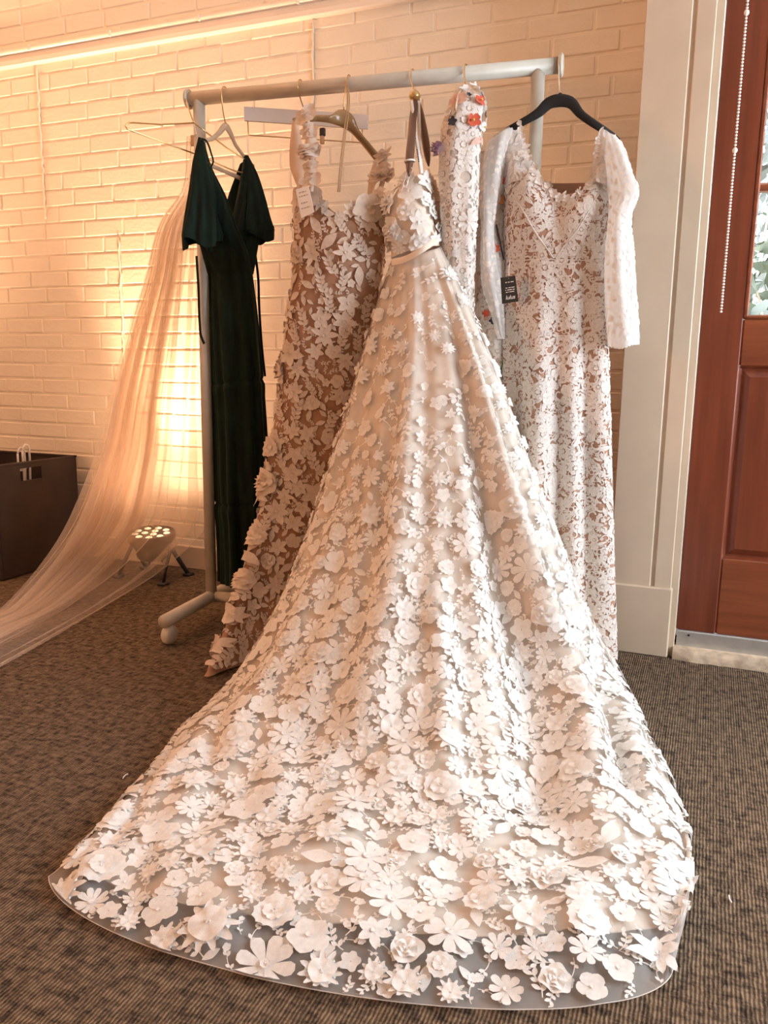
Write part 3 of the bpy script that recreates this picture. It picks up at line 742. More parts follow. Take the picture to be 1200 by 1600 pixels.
# --- wooden hanger with the leaf gown
hn = aty(537, 172, 2.37); h4 = barpt(546)
t = thing('wooden_hanger', 'glossy wooden hanger holding the leafy cutwork gown', 'hanger', hn)
hook(MB(), h4, hn).build('hook', 'gold', t, True)
top = [(458, 184, 2.27), (475, 182, 2.29), (492, 180, 2.31), (517, 179, 2.33), (531, 171, 2.36), (541, 172, 2.37), (551, 180, 2.38), (560, 202, 2.40), (575, 221, 2.42), (591, 240, 2.45)]
bot = [(588, 254, 2.45), (575, 238, 2.43), (563, 223, 2.41), (543, 204, 2.38), (524, 195, 2.35), (505, 191, 2.32), (492, 190, 2.31), (475, 192, 2.29), (458, 197, 2.27)]
T_ = spline([aty(*p) for p in top], 30); B_ = spline([aty(*p) for p in bot[::-1]], 30)
d = aty(591, 240, 2.45) - aty(458, 184, 2.27); nn = np.array([-d[1], d[0], 0]); nn /= np.linalg.norm(nn)
G = []
for k, a in enumerate(np.linspace(0, 2*PI, 12, endpoint=False)):
    G.append((T_ + B_) / 2 + (T_ - B_) / 2 * math.cos(a) + nn * .011 * math.sin(a))
G = np.array(G).transpose(1, 0, 2); mb = MB().sheet(G, True); mb.f.append(tuple(range(12))); mb.f.append(tuple(range(29*12 + 11, 29*12 - 1, -1)))
mb.build('body', 'darkwood', t, True)

# --- end-on wooden hanger with the big gown
h5 = barpt(645); hn = aty(648, 150, 2.36)
t = thing('wooden_hanger', 'dark wooden hanger with brass knob seen end-on above the trained gown', 'hanger', hn)
hook(MB(), h5, hn + [0, 0, .01]).build('hook', 'gold', t, True)
MB().ball(hn, .0165, 16, 10, (1, 1, .95)).build('end_knob', 'brass', t, True)
arm = spline([aty(650, 155, 2.37), aty(646, 178, 2.33), aty(643, 215, 2.27), aty(640, 250, 2.22), aty(639, 275, 2.19)], 16)
MB().tube(arm, np.r_[np.linspace(.012, .0145, 12), .014, .0125, .009, .003], 12, flat=(.85, .85)).build('arm', 'brownwood', t, True)
arm2 = spline([aty(650, 155, 2.37), hn + BP * .07 + [0.0, 0, -.03], hn + BP * .14 + [.0, 0, -.085], hn + BP * .19 + [0, 0, -.15]], 14)
MB().tube(arm2, np.r_[np.linspace(.012, .0145, 10), .014, .0125, .009, .003], 12, flat=(.85, .85)).build('arm', 'brownwood', t, True)
MB().tube(np.array([aty(640, 252, 2.215) + .0145 * np.array([math.cos(a), math.sin(a), .12*math.cos(a)]) for a in np.linspace(0, 2*PI, 17)]), .003, 6, flat=(.5, 1)).build('elastic_band', 'ribbon', t, True)

# --- black hanger with the lace gown
h7 = barpt(874); hn = aty(875, 153, 2.42)
t = thing('flocked_hanger', 'black flocked hanger holding the long-sleeved lace gown', 'hanger', hn)
hook(MB(), h7, hn, .0018).build('hook', 'chrome', t, True)
pts = [(772, 226, 2.44), (788, 208, 2.45), (811, 194, 2.425), (844, 174, 2.42), (858, 161, 2.42), (875, 157, 2.42), (891, 160, 2.42), (906, 177, 2.42), (943, 203, 2.43), (956, 212, 2.45), (966, 221, 2.44)]
n = 44; arm = spline([aty(*p) for p in pts], n)
MB().tube(arm, np.interp(np.linspace(0, 1, n), [0, .3, .42, .5, .58, .7, 1], [.009, .0115, .016, .018, .016, .0115, .009]), 10, flat=(.4, 1)).build('arms', 'black', t, True)
MB().ball(hn + [0, 0, .003], .008, 10, 6, (1, .8, 1.4)).build('collar', 'black', t, True)

# --- hook of the crochet gown's hanger
h6 = barpt(728); hn = aty(728, 136, 2.40)
t = thing('wire_hook_hanger', 'dark wire hanger hook above the coloured-flower crochet gown', 'hanger', hn)
hook(MB(), h6, hn, .0022).build('hook', 'gold', t, True)
MB().tube(spline([hn, hn - BP * .04 + [0, 0, -.012], hn - BP * .10 + [0, 0, -.05], hn - BP * .14 + [0, 0, -.10]], 12), .007, 8, flat=(.5, 1)).build('arm', 'champagne', t, True)
MB().tube(spline([hn, hn + BP * .05 + [0, 0, -.012], hn + BP * .13 + [0, 0, -.05], hn + BP * .2 + [0, 0, -.10]], 12), .007, 8, flat=(.5, 1)).build('arm', 'champagne', t, True)

# ------------------------------------------------------------------ green velvet dress
gd = thing('velvet_dress', 'dark green velvet wrap dress with flutter sleeves on a champagne hanger', 'dress', aty(385, 905, 2.40))
def fold_fn(terms, amp):                          # terms: (freq, phase, drift, weight); amp: list of (v, a)
    vs_, as_ = zip(*amp)
    def f(U, V):
        s = 0
        for fr_, ph, dr_, wt in terms: s = s + wt * np.sin(2*PI*(fr_*U + ph + dr_*V))
        return np.interp(V, vs_, as_) * s
    return f
sk = [(328, 428, 2.38, 393, 424, 2.40, .045), (329, 500, 2.37, 401, 490, 2.41, .06), (333, 588, 2.37, 409, 580, 2.42, .065), (338, 690, 2.37, 416, 690, 2.42, .07),
      (341, 780, 2.37, 420, 780, 2.42, .075), (345, 862, 2.37, 423, 862, 2.42, .075), (346, 908, 2.37, 424, 908, 2.42, .08)]
def tier(U, V):
    base = fold_fn([(9, .1, .3, .6), (14, .4, -.2, .4), (5, .2, .1, .5)], [(0, .004), (.3, .007), (1, .012)])(U, V)
    for vs_ in (.34, .735): base = base - .006*np.exp(-((V - vs_)/.006)**2) + .003*np.exp(-((V - vs_ - .02)/.02)**2)
    return base
G, vv, tt = ring_surf(sk, 140, 140, tier)
MB().sheet(G, True).build('skirt', 'velvet', gd, True)
pf = fold_fn([(7, .2, .4, .6), (11, .5, -.3, .4)], [(0, .001), (.4, .003), (1, .004)])
G, _, _ = ring_surf([(312, 216, 2.29, 318, 217, 2.29, .008), (305, 260, 2.29, 329, 258, 2.30, .03), (303, 310, 2.31, 351, 306, 2.32, .045), (306, 352, 2.33, 367, 350, 2.34, .05), (317, 392, 2.36, 383, 390, 2.37, .05), (327, 432, 2.38, 393, 430, 2.40, .046)], 80, 70, pf)
MB().sheet(G, True).build('wrap_panel', 'velvet', gd, True)
G, _, _ = ring_surf([(381, 245, 2.48, 387, 246, 2.49, .008), (374, 290, 2.46, 397, 288, 2.48, .025), (366, 330, 2.44, 404, 330, 2.46, .035), (357, 365, 2.42, 404, 362, 2.44, .04), (345, 400, 2.41, 399, 398, 2.42, .042), (332, 432, 2.40, 394, 428, 2.41, .046)], 80, 70, pf)
MB().sheet(G, True).build('wrap_panel', 'velvet', gd, True)
G, _, _ = ring_surf([(375, 256, 2.50, 382, 252, 2.51, .006), (355, 312, 2.48, 378, 308, 2.50, .006), (347, 350, 2.46, 380, 346, 2.48, .006), (340, 395, 2.45, 384, 392, 2.46, .006)], 40, 30)
MB().sheet(G, True).build('back_panel', 'velvet', gd, True)
for nm, rows in (('a', [(311, 215, 2.27, 317, 216, 2.27, .010), (303, 250, 2.26, 326, 252, 2.27, .028), (297, 300, 2.25, 335, 303, 2.28, .045), (291, 340, 2.25, 340, 342, 2.29, .058), (287, 371, 2.25, 343, 369, 2.29, .068)]),
                 ('b', [(382, 243, 2.49, 388, 244, 2.50, .010), (380, 280, 2.46, 402, 276, 2.50, .025), (377, 320, 2.44, 413, 318, 2.50, .042), (374, 345, 2.43, 419, 344, 2.50, .055), (373, 366, 2.42, 425, 364, 2.50, .062)])):
    G, vv, _ = ring_surf(rows, 120, 60, fold_fn([(5, .3, .1, .7), (8, .1, -.1, .5)], [(0, .0), (.4, .004), (1, .014)]))
    sl = MB().sheet(G, True).build('flutter_sleeve', 'velvet', gd, True)
    # drooping under-layer of the ruffle
    th_ = np.linspace(0, 1, 120, endpoint=False); lo = G[-1].copy(); c = lo.mean(0); k = (.022 if nm == 'a' else .018) * (1 + .5*np.sin(2*PI*(3*th_ + .2)))
    rows2 = [c + (lo - c) * f_ + np.outer(k * g_, [0, 0, -1]) for f_, g_ in ((.97, -.5), (.98, .2), (.97, 1), (.95, 1.3))]
    MB().sheet(np.array(rows2), True).build('ruffle_lining', 'velvet', sl, True)
MB().tube(spline([aty(314, 217, 2.22), aty(321, 219, 2.21), aty(330, 240, 2.20), aty(333, 254, 2.20), aty(330, 260, 2.20), aty(325, 254, 2.21)], 18), .0035, 8, flat=(.6, 1)).build('strap_loop', 'velvet', gd, True)
for P in ([aty(307, 400, 2.32), aty(310, 450, 2.32), aty(312, 505, 2.32), aty(314, 525, 2.32), aty(319, 537, 2.32)], [aty(399, 398, 2.44), aty(403, 430, 2.44), aty(405, 480, 2.45), aty(409, 540, 2.45), aty(414, 588, 2.45)]):
    MB().tube(spline(P, 24), .0048, 8, flat=(.5, 1)).build('tie_string', 'velvet', gd, True)

# ------------------------------------------------------------------ leaf cutwork gown
lg = thing('cutwork_gown', 'sheath gown of cream cutwork leaves over tan mesh on wooden hanger', 'dress', aty(420, 1000, 2.1) * [1, 1, 0])
rows = [(464, 300, 2.28, 600, 322, 2.33, .075), (461, 370, 2.28, 600, 370, 2.34, .085), (458, 450, 2.28, 592, 450, 2.36, .075), (448, 520, 2.28, 588, 520, 2.38, .075), (440, 600, 2.28, 584, 600, 2.40, .075),
        (424, 700, 2.26, 578, 700, 2.43, .07), (408, 800, 2.21, 570, 800, 2.46, .06), (390, 870, 2.14, 565, 880, 2.49, .05), (366, 950, 2.05, 560, 945, 2.52, .045), (342, 1015, 1.95, 556, 985, 2.54, .04), (322, 1060, 1.87, 552, 1000, 2.56, .035)]
G, vv, tt = ring_surf(rows, 120, 170, fold_fn([(4, .1, .2, .6), (7, .3, -.3, .3)], [(0, .002), (.4, .004), (1, .012)]))
G[..., 2] = np.maximum(G[..., 2], 0.008)
u_ = np.arange(120) / 120                          # scooped neckline: cups rise beside a dipped centre
dip = .055*np.exp(-((u_ - .27)/.07)**2) - .03*np.exp(-((u_ - .12)/.06)**2) - .012*np.exp(-((u_ - .40)/.05)**2) + .05*((u_ > .5) & (u_ < 1.0))
for i in range(28): G[i, :, 2] -= dip * (1 - i / 28.0)
S = Surf(G, True)
MB().sheet(G, True).build('lining', 'leaf_lining', lg, True)
def sp1(u, v, p): return (jit(.024, .038), .80)
big = scatter(S, 5000, sp1, (-.06, .56), (.015, .985))
items = []
for (u, v, p, r) in big:
    k = random.choices(['star', 'six', 'rose', 'five', 'laurel', 'leaf', 'poppy'], [3, 2.5, .7, .6, 5, .8, .4])[0]
    items.append((k, u, v, jit(0, 6.28) if k not in ('laurel',) else jit(1.0, 2.1) , r * (1.25 if k in ('laurel', 'star', 'six') else .9), jit(.002, .006)))
def sp2(u, v, p): return (jit(.010, .016), .80)
ex = [(u, v, p, r * .62) for (u, v, p, r) in big]
for (u, v, p, r) in scatter(S, 9000, sp2, (-.06, .56), (.01, .99), ex):
    k = random.choices(['leaf', 'sprig', 'small'], [4, 4, 1])[0]; items.append((k, u, v, jit(0, 6.28), r * 1.25, jit(0, .002)))
for u in np.linspace(.03, .47, 20):
    items.append((random.choice(['leaf', 'leaf', 'star', 'six']), u + jit(-.01, .01), jit(.0, .016), jit(0, 6.28), jit(.018, .028), .005))
for u, v, k, r in ((.165, .012, 'five', .042), (.375, .018, 'five', .044), (.10, .03, 'six', .034)): items.append((k, u, v, jit(0, 6.28), r, .010))
for v, k, r in ((.35, 'rose', .030), (.52, 'poppy', .034), (.60, 'rose', .046), (.63, 'star', .034), (.73, 'poppy', .032), (.78, 'leaf', .034), (.83, 'rose', .036), (.90, 'star', .040), (.955, 'star', .042), (.97, 'laurel', .048), (.86, 'laurel', .04), (.70, 'laurel', .04)):
    items.append((k, jit(-.02, .05), v, jit(0, 6.28), r, .014))
nm_leaf = lambda k: {'leaf': 'leaf_applique', 'laurel': 'leaf_spray', 'sprig': 'leaf_spray'}.get(k, 'flower_applique')
place_motifs(S, lg, items, nm_leaf, 'leaf_flower', 290, 'small_leaves', .003, .6)
# sheer strap bands and the flowers stitched along them
def band(P, wd, nrm=(0, -1, 0), n=24):
    P = spline(P, n); T = np.gradient(P, axis=0); T /= np.linalg.norm(T, axis=1)[:, None]; s_ = np.cross(T, np.array(nrm, float)); s_ /= np.linalg.norm(s_, axis=1)[:, None]
    wd = np.interp(np.linspace(0, 1, n), np.linspace(0, 1, len(wd)), wd) if not np.isscalar(wd) else np.full(n, wd)
    k = np.linspace(-1, 1, 7); G = P[:, None] + s_[:, None] * (wd[:, None] * k)[..., None] + np.array(nrm) * (.006*(1 - k**2))[None, :, None]
    return G
for P, wd, fl in (([aty(478, 178, 2.25), aty(484, 205, 2.24), aty(486, 240, 2.23), aty(487, 275, 2.22), aty(486, 300, 2.21)], [.006, .008, .009, .009, .008],
                   [('five', .04, .030), ('rose', .50, .030), ('five', .25, .024), ('leaf', .66, .022), ('five', .86, .028), ('small', .72, .018), ('leaf', .36, .02)]),
                  ([aty(596, 236, 2.42), aty(601, 262, 2.40), aty(596, 290, 2.36), aty(588, 318, 2.30), aty(580, 335, 2.26)], [.006, .008, .009, .009, .008],
                   [('six', .08, .026), ('rose', .40, .034), ('five', .80, .034), ('small', .25, .02), ('small', .62, .018), ('leaf', .15, .02)])):
    G = band(P, wd); sb = MB().sheet(G).build('shoulder_strap', 'crochet_lining', lg, True)
    SS = Surf(G)
    for k, v, r in fl:
        m_ = pick(k); Vv = SS.conform(m_, .5, v, jit(0, 6), r, .006, 1.6); MB().add(Vv, m_[1]).build('strap_flower', 'leaf_flower', sb, True)
for P, wd in (([aty(461, 188, 2.27), aty(462, 220, 2.26), aty(464, 255, 2.26), aty(470, 290, 2.25)], [.010, .020, .026, .012]), ([aty(590, 245, 2.46), aty(583, 275, 2.42), aty(578, 310, 2.38)], [.008, .014, .010])):
    MB().sheet(band(P, wd)).build('strap_underlay', 'crochet_lining', lg, True)
MB().tube(spline([barpt(545) + [0, -.024, .0], aty(543, 160, 2.31), aty(536, 220, 2.27), aty(530, 275, 2.22), aty(528, 300, 2.21)], 16), .0022, 6).build('hanging_loop', 'cord', lg, True)
MB().tube(spline([barpt(545) + [.004, -.024, .0], aty(546, 160, 2.31), aty(539, 220, 2.27), aty(533, 275, 2.22), aty(531, 300, 2.21)], 16), .0018, 6).build('hanging_loop', 'cord', lg, True)
c4 = [aty(462, 296, 2.175), aty(482, 290, 2.175), aty(491, 331, 2.17), aty(471, 341, 2.17)]
tg = MB().plate(c4, (0, .0012, 0)).build('paper_tag', 'paper', lg, label='white paper tag with pale print')
mk = MB(); ex_, ey_ = c4[1] - c4[0], c4[3] - c4[0]
for j, (v, a, b) in enumerate(((.14, .2, .75), (.27, .15, .85), (.50, .2, .7), (.68, .15, .85))):
    x = a
    while x < b:
        x2 = min(b, x + jit(.1, .22)); p0 = c4[0] + ex_*x + ey_*v; p1 = c4[0] + ex_*x2 + ey_*v; mk.plate([p0, p1, p1 + ey_*.035, p0 + ey_*.035] - np.array([0, .0012, 0]), (0, .0004, 0)); x = x2 + .05
mk.build('tag_print', 'ink', tg)

# ------------------------------------------------------------------ trained gown in the middle
mg = thing('trained_gown', 'ivory tulle ballgown with floral appliques and a long train on the carpet', 'dress', (-0.62, 1.9, 0))
def FL(x, y, z=.012): return atz(x, y, z)
KR = [(aty(613, 402, 2.33), aty(652, 396, 2.27), aty(690, 384, 2.33)),
      (aty(591, 470, 2.31), aty(660, 470, 2.21), aty(733, 480, 2.30)),
      (aty(562, 575, 2.27), aty(665, 570, 2.13), aty(771, 572, 2.28)),
      (aty(526, 700, 2.20), aty(665, 700, 2.02), aty(816, 700, 2.26)),
      (aty(478, 850, 2.10), aty(665, 850, 1.89), aty(870, 850, 2.24)),
      (aty(434, 962, 2.00), aty(660, 960, 1.77), aty(914, 965, 2.23)),
      (FL(374, 1062), aty(655, 1080, 1.63), FL(966, 1062, .03)),
      (FL(294, 1133), aty(645, 1180, 1.50), FL(1026, 1180, .02)),
      (FL(236, 1205), aty(635, 1272, 1.345), FL(1064, 1275)),
      (FL(150, 1300), FL(622, 1380, .035), FL(1073, 1345)),
      (FL(105, 1345), FL(610, 1480, .02), FL(1062, 1420)),
      (FL(76, 1372, .006), FL(600, 1566, .006), FL(1032, 1478, .006))]
NU, NV = 170, 210
uu = np.linspace(0, 1, NU); ctl = []
for L, C, Rr in KR:
    mid, half = (L + Rr) / 2, (Rr - L) / 2
    ctl.append(mid - np.cos(PI*uu)[:, None] * half + np.sin(PI*uu)[:, None] * (C - mid))
ctl = np.array(ctl)
cl = np.array([c[1] for c in KR]); t_ = np.r_[0, np.cumsum(np.linalg.norm(np.diff(cl, axis=0), axis=1))]; t_ /= t_[-1]
vv = np.linspace(0, 1, NV); G = crom(ctl, t_, vv)
U, V = np.meshgrid(uu, vv)
def gs(x, c, s): return np.exp(-((x - c) / s) ** 2)
hang = np.interp(V, [0, .1, .3, .5, .62, .72, 1], [.0, .35, .8, 1, .8, .25, .0])
D = hang * (.010*np.sin(2*PI*(7*U + .1)) + .007*np.sin(2*PI*(11*U + .3 + .4*V)) + .005*np.sin(2*PI*(4*U + .6 - .3*V)))
rd = np.interp(V, [0, .12, .3, .5, .66, .78, .9], [0, .25, .7, 1, .9, .35, 0])
D += rd * (.050*gs(U, .735, .035) - .035*gs(U, .645, .05) + .030*gs(U, .835, .03) - .018*gs(U, .785, .02) - .02*gs(U, .90, .03))
D += np.interp(V, [.45, .55, .7, .78], [0, 1, 1, 0]) * .022 * gs(U, .545 - .02*np.sin(V*4), .018)
D += np.interp(V, [.3, .5, .68, .76], [0, 1, .8, 0]) * (.020*gs(U, .24, .035) - .012*gs(U, .32, .03))
S0 = Surf(G)
G = G + S0.N * D[..., None]
train = np.interp(V, [.62, .72, .97, 1], [0, 1, .7, .2])
wr_ = sum(a*np.sin(2*PI*(fx*U + fy*V + ph)) for a, fx, fy, ph in ((.006, 3.1, 2.0, .2), (.005, 5.3, -4.1, .5), (.0035, 9.2, 6.3, .1), (.004, 2.0, 9.0, .7), (.0025, 14, -5, .3)))
G[..., 2] += train * (wr_ + .010) * np.clip(np.minimum(U, 1 - U) / .05, 0, 1)
# turned-up fold by the hem corner
fo = gs(U, .955, .03) * gs(V, .955, .035); G[..., 2] += .030 * fo
G[..., 2] = np.maximum(G[..., 2], 0.009)
SK = Surf(G)
nl = int(NV * .94)
Gl = G - SK.N * .006; Gl[..., 2] = np.minimum(np.maximum(Gl[..., 2], .004), G[..., 2] - .003)
edge = nl + (4*np.sin(uu * 23) + 3*np.sin(uu * 51)).astype(int) * 0
MB().sheet(Gl[:nl, 2:-2]).build('lining', 'lining', mg, True)
MB().sheet(G).build('tulle_overskirt', 'tulle', mg, True)
MB().tube(np.concatenate([G[140:, 0][::3], G[-1, ::3], G[140:, -1][::-3]]), .0007, 5).build('hem_cord', 'ribbon', mg, True)
# back of the skirt, under the rack
rowsb = []
for j, (L, C, Rr) in enumerate(KR[:7]):
    mid, half = (L + Rr) / 2, (Rr - L) / 2; bk = np.array([mid[0], [2.40, 2.42, 2.45, 2.48, 2.52, 2.54, 2.55][j], mid[2]])
    a = np.linspace(0, 1, 40); rowsb.append(mid - np.cos(PI*a)[:, None]*half + np.sin(PI*a)[:, None]*(bk - mid))
Gb = crom(np.array(rowsb), t_[:7] / t_[6], np.linspace(0, 1, 60)); Gb[..., 2] = np.maximum(Gb[..., 2], .01)
MB().sheet(Gb).build('skirt_back', 'lining', mg, True)
# appliques: a few vines at the waist, crowding towards the hem
def spf(u, v, p):
    dens = np.interp(v, [0, .15, .3, .45, .6, .9, .94, 1], [1.55, 1.5, 1.2, .90, .76, .70, .92, .95])
    r = np.interp(v, [0, .3, .5, 1], [.021, .025, .029, .034]) * jit(.58, 1.32)
    return (r, dens)
fl = scatter(SK, 16000, spf, (.01, .99), (.02, .994))
items = []
for (u, v, p, r) in fl:
    k = random.choices(['daisy', 'poppy', 'corn', 'five', 'small', 'six', 'rose', 'leaf'], [3.2, 2.2, 2.2, 2.0, .8, 1.0, .5, .45])[0]
    if v < .3: k = random.choices(['corn', 'five', 'poppy', 'six', 'small'], [2, 2, 1, 1.5, 1])[0]
    items.append((k, u, v, jit(0, 6.28), r * (1.12 if k in ('daisy', 'corn', 'six') else 1.0), jit(.0015, .006)))
ex = [(u, v, p, r * .8) for (u, v, p, r) in fl]
def spg(u, v, p): return (jit(.011, .020), np.interp(v, [0, .3, .5, 1], [1.5, 1.05, .78, .74]))
f2 = scatter(SK, 12000, spg, (.01, .99), (.02, .996), ex)
for (u, v, p, r) in f2:
    k = random.choices(['sprig', 'bud', 'small', 'leaf'], [3, 3, 2.2, 1])[0]
    if v < .4: k = random.choices(['sprig', 'bud'], [1, 2])[0]; r *= 1.6
    items.append((k, u, v, jit(3.6, 5.8) if v < .4 else jit(0, 6.28), r * 1.35, jit(0, .0015)))
nmf = lambda k: {'leaf': 'leaf_applique', 'sprig': 'leaf_spray', 'bud': 'bud_spray'}.get(k, 'flower_applique')
place_motifs(SK, mg, items, nmf, 'flower', 290, 'small_appliques', .0025, .45)
# bodice
rows = [(627, 290, 2.29, 662, 268, 2.33, .05), (613, 316, 2.28, 670, 315, 2.33, .07), (609, 345, 2.28, 677, 342, 2.33, .075), (612, 375, 2.29, 684, 365, 2.33, .07), (613, 405, 2.31, 690, 385, 2.33, .06)]
G, _, _ = ring_surf(rows, 72, 50, fold_fn([(3, .2, 0, 1)], [(0, .003), (1, .002)]))
bo = MB().sheet(G, True).build('bodice', 'lining', mg, True); SB = Surf(G, True)
its = []
for (u, v, p, r) in scatter(SB, 900, lambda u, v, p: (jit(.018, .032), .78), (-.04, .56), (.0, .92)): its.append((random.choice(['rose', 'five', 'poppy', 'five', 'six', 'daisy']), u, v, jit(0, 6.28), r * 1.1, jit(.002, .010)))
for it in its:
    m_ = pick(it[0]); MB().add(SB.conform(m_, it[1], it[2], it[3], it[4], .003 + it[5], 1.1), m_[1]).build('bodice_flower', 'flower', bo, True)
G2, _, _ = ring_surf([(662, 275, 2.37, 676, 275, 2.40, .01), (666, 320, 2.37, 688, 318, 2.40, .012), (672, 355, 2.36, 693, 352, 2.40, .012), (680, 388, 2.35, 697, 388, 2.40, .012)], 40, 30)
MB().sheet(G2, True).build('bodice_back', 'crochet_lining', mg, True)
SB2 = Surf(G2, True)
for (u, v, p, r) in scatter(SB2, 200, lambda u, v, p: (jit(.012, .02), .7), (.02, .48), (.02, .7)):
    m_ = pick('five'); MB().add(SB2.conform(m_, u, v, jit(0, 6), r, .003), m_[1]).build('bodice_flower', 'crochet_lining', mg, True)
wb = spline([aty(612, 410, 2.235), aty(635, 404, 2.205), aty(660, 390, 2.20), aty(684, 374, 2.235)], 18)
MB().sheet(np.stack([wb + [0, 0, .009], wb + [0, -.003, 0], wb - [0, 0, .009]])).build('waistband', 'lining', mg, True)
for P in ([aty(643, 158, 2.34), aty(648, 200, 2.30), aty(654, 240, 2.27), aty(658, 272, 2.25)], [aty(654, 158, 2.36), aty(655, 200, 2.33), aty(656, 240, 2.29), aty(659, 272, 2.26)]):
    G = band(P, .0052); rb = MB().sheet(G).build('hanger_ribbon', 'ribbon', mg, True)
    mk = MB(); n = 24
    if P[0][0] < aty(650, 158, 2.35)[0]:
        for a, b in ((10, 13), (16, 20)):
            for i in range(a, b):
                for s_ in (0, .5):
                    c = G[i, 3] * (1 - s_) + G[i+1, 3] * s_ + [0, -.0012, 0]; mk.box(c + [-.0018, -.0003, -.0010], c + [.0018, .0003, .0010])
        mk.build('ribbon_print', 'darkink', rb)
for P in ([aty(637, 262, 2.20), aty(632, 280, 2.22), aty(628, 298, 2.23)], [aty(643, 262, 2.20), aty(638, 280, 2.22), aty(634, 294, 2.22)]):
    MB().tube(spline(P, 8), .0016, 6).build('hanger_ribbon', 'ribbon', mg, True)

# ------------------------------------------------------------------ crochet gown with coloured flowers
cg = thing('crochet_gown', 'crochet lace gown with bright embroidered flowers half hidden on the rack', 'dress', aty(770, 900, 2.45) * [1, 1, 0])
def lace_cover(S, parent, name, mat, n, rmin, rmax, kinds, wts, ur, vr, k=.62, off=.002, fill=True):
    its = scatter(S, n, lambda u, v, p: (jit(rmin, rmax), k), ur, vr, maxn=3000); mb = MB()
    for (u, v, p, r) in its:
        m_ = pick(random.choices(kinds, wts)[0]); mb.add(S.conform(m_, u, v, jit(0, 6.28), r * 1.12, off + jit(0, .0015), .5), m_[1])
    if fill:
        ex = [(u, v, p, r * .75) for (u, v, p, r) in its]
        for (u, v, p, r) in scatter(S, int(n*1.4), lambda u, v, p: (jit(.004, .0075), .72), ur, vr, ex, 6000):
            m_ = pick(random.choice(['small', 'laceleaf', 'ring'])); mb.add(S.conform(m_, u, v, jit(0, 6.28), r * 1.3, off, .3), m_[1])
    return mb.build(name, mat, parent, True, kind='stuff')
body = [(735, 240, 2.46, 792, 240, 2.47, .03), (735, 330, 2.45, 795, 330, 2.47, .04), (738, 430, 2.44, 797, 430, 2.47, .05), (745, 540, 2.44, 800, 540, 2.47, .05), (750, 660, 2.45, 803, 660, 2.48, .05), (755, 800, 2.46, 815, 800, 2.48, .05), (760, 960, 2.47, 830, 960, 2.49, .05)]
G, _, _ = ring_surf(body, 60, 110, fold_fn([(4, .2, .1, .6), (7, .4, .2, .4)], [(0, .003), (1, .008)]))
MB().sheet(G, True).build('body', 'crochet_lining', cg, True); SC = Surf(G, True)
lace_cover(SC, cg, 'crochet_lace', 'lace', 2600, .010, .019, ['lacerose', 'ring', 'lacefan', 'daisy'], [3, 2, 2, 1], (.0, .5), (.0, .75), .66)
slv = [(716, 140, 2.33, 734, 141, 2.37, .02), (704, 165, 2.30, 747, 160, 2.37, .045), (697, 185, 2.29, 749, 182, 2.37, .055), (691, 240, 2.29, 746, 240, 2.37, .05), (692, 320, 2.30, 743, 320, 2.37, .045), (697, 400, 2.32, 740, 400, 2.38, .04), (702, 470, 2.33, 738, 470, 2.38, .036), (706, 530, 2.34, 736, 530, 2.38, .03)]
G, _, _ = ring_surf(slv, 64, 100, fold_fn([(3, .2, .2, .6), (6, .4, .3, .5)], [(0, .003), (.3, .004), (1, .005)]))
MB().sheet(G, True).build('sleeve', 'lace_net', cg, True); SS_ = Surf(G, True)
sl = ring_surf(slv, 64, 60)[0]; MB().sheet((sl - sl.mean(1, keepdims=True)) * .95 + sl.mean(1, keepdims=True), True).build('sleeve_lining', 'crochet_lining', cg, True)
lace_cover(SS_, cg, 'sleeve_lace', 'lace', 1800, .012, .024, ['lacerose', 'ring', 'lacefan', 'daisy', 'scroll'], [3, 2, 1.5, 2, 1], (-.04, .54), (.06, .9), .66)
# embroidered blooms
def bloom(S, u, v, kind, r, mat, centre=None, hs=2.2, off=.008, name='embroidered_flower'):
    m_ = pick(kind); o = MB().add(S.conform(m_, u, v, jit(0, 6.28), r, off, hs), m_[1]).build(name, mat, cg, True)
    if centre:
        p = S.at(np.array([u]), np.array([v]))[0] + S.at(np.array([u]), np.array([v]), S.N)[0] * (off + .008); MB().ball(p, r * .22, 8, 5).build('flower_centre', centre, o, True)
for u, v, k, r, m_, c in ((.25, .155, 'five', .017, 'red', 'yellow'), (.30, .085, 'five', .014, 'red', 'yellow'), (.10, .15, 'small', .012, 'navy', None), (.38, .125, 'small', .010, 'navy', None), (.36, .06, 'small', .010, 'navy', None), (.20, .05, 'small', .009, 'navy', None),
                          (.33, .175, 'five', .014, 'white', 'yellow'), (.30, .225, 'leaf', .020, 'pink', None), (.36, .225, 'leaf', .018, 'pink', None), (.10, .07, 'five', .022, 'pink', None), (.18, .02, 'small', .016, 'white', None), (.36, .02, 'six', .020, 'white', None), (.05, .11, 'small', .011, 'white', None), (.42, .04, 'five', .018, 'white', None), (.45, .09, 'five', .016, 'white', None), (.42, .15, 'small', .014, 'white', None)):
    bloom(SS_, u, v, k, r, m_, c)
bloom(SS_, .965, .235, 'rose', .020, 'lilac', None, 1.6, .012)
bloom(SS_, .27, .53, 'daisy', .034, 'lace', None, .8, .004, 'lace_flower')
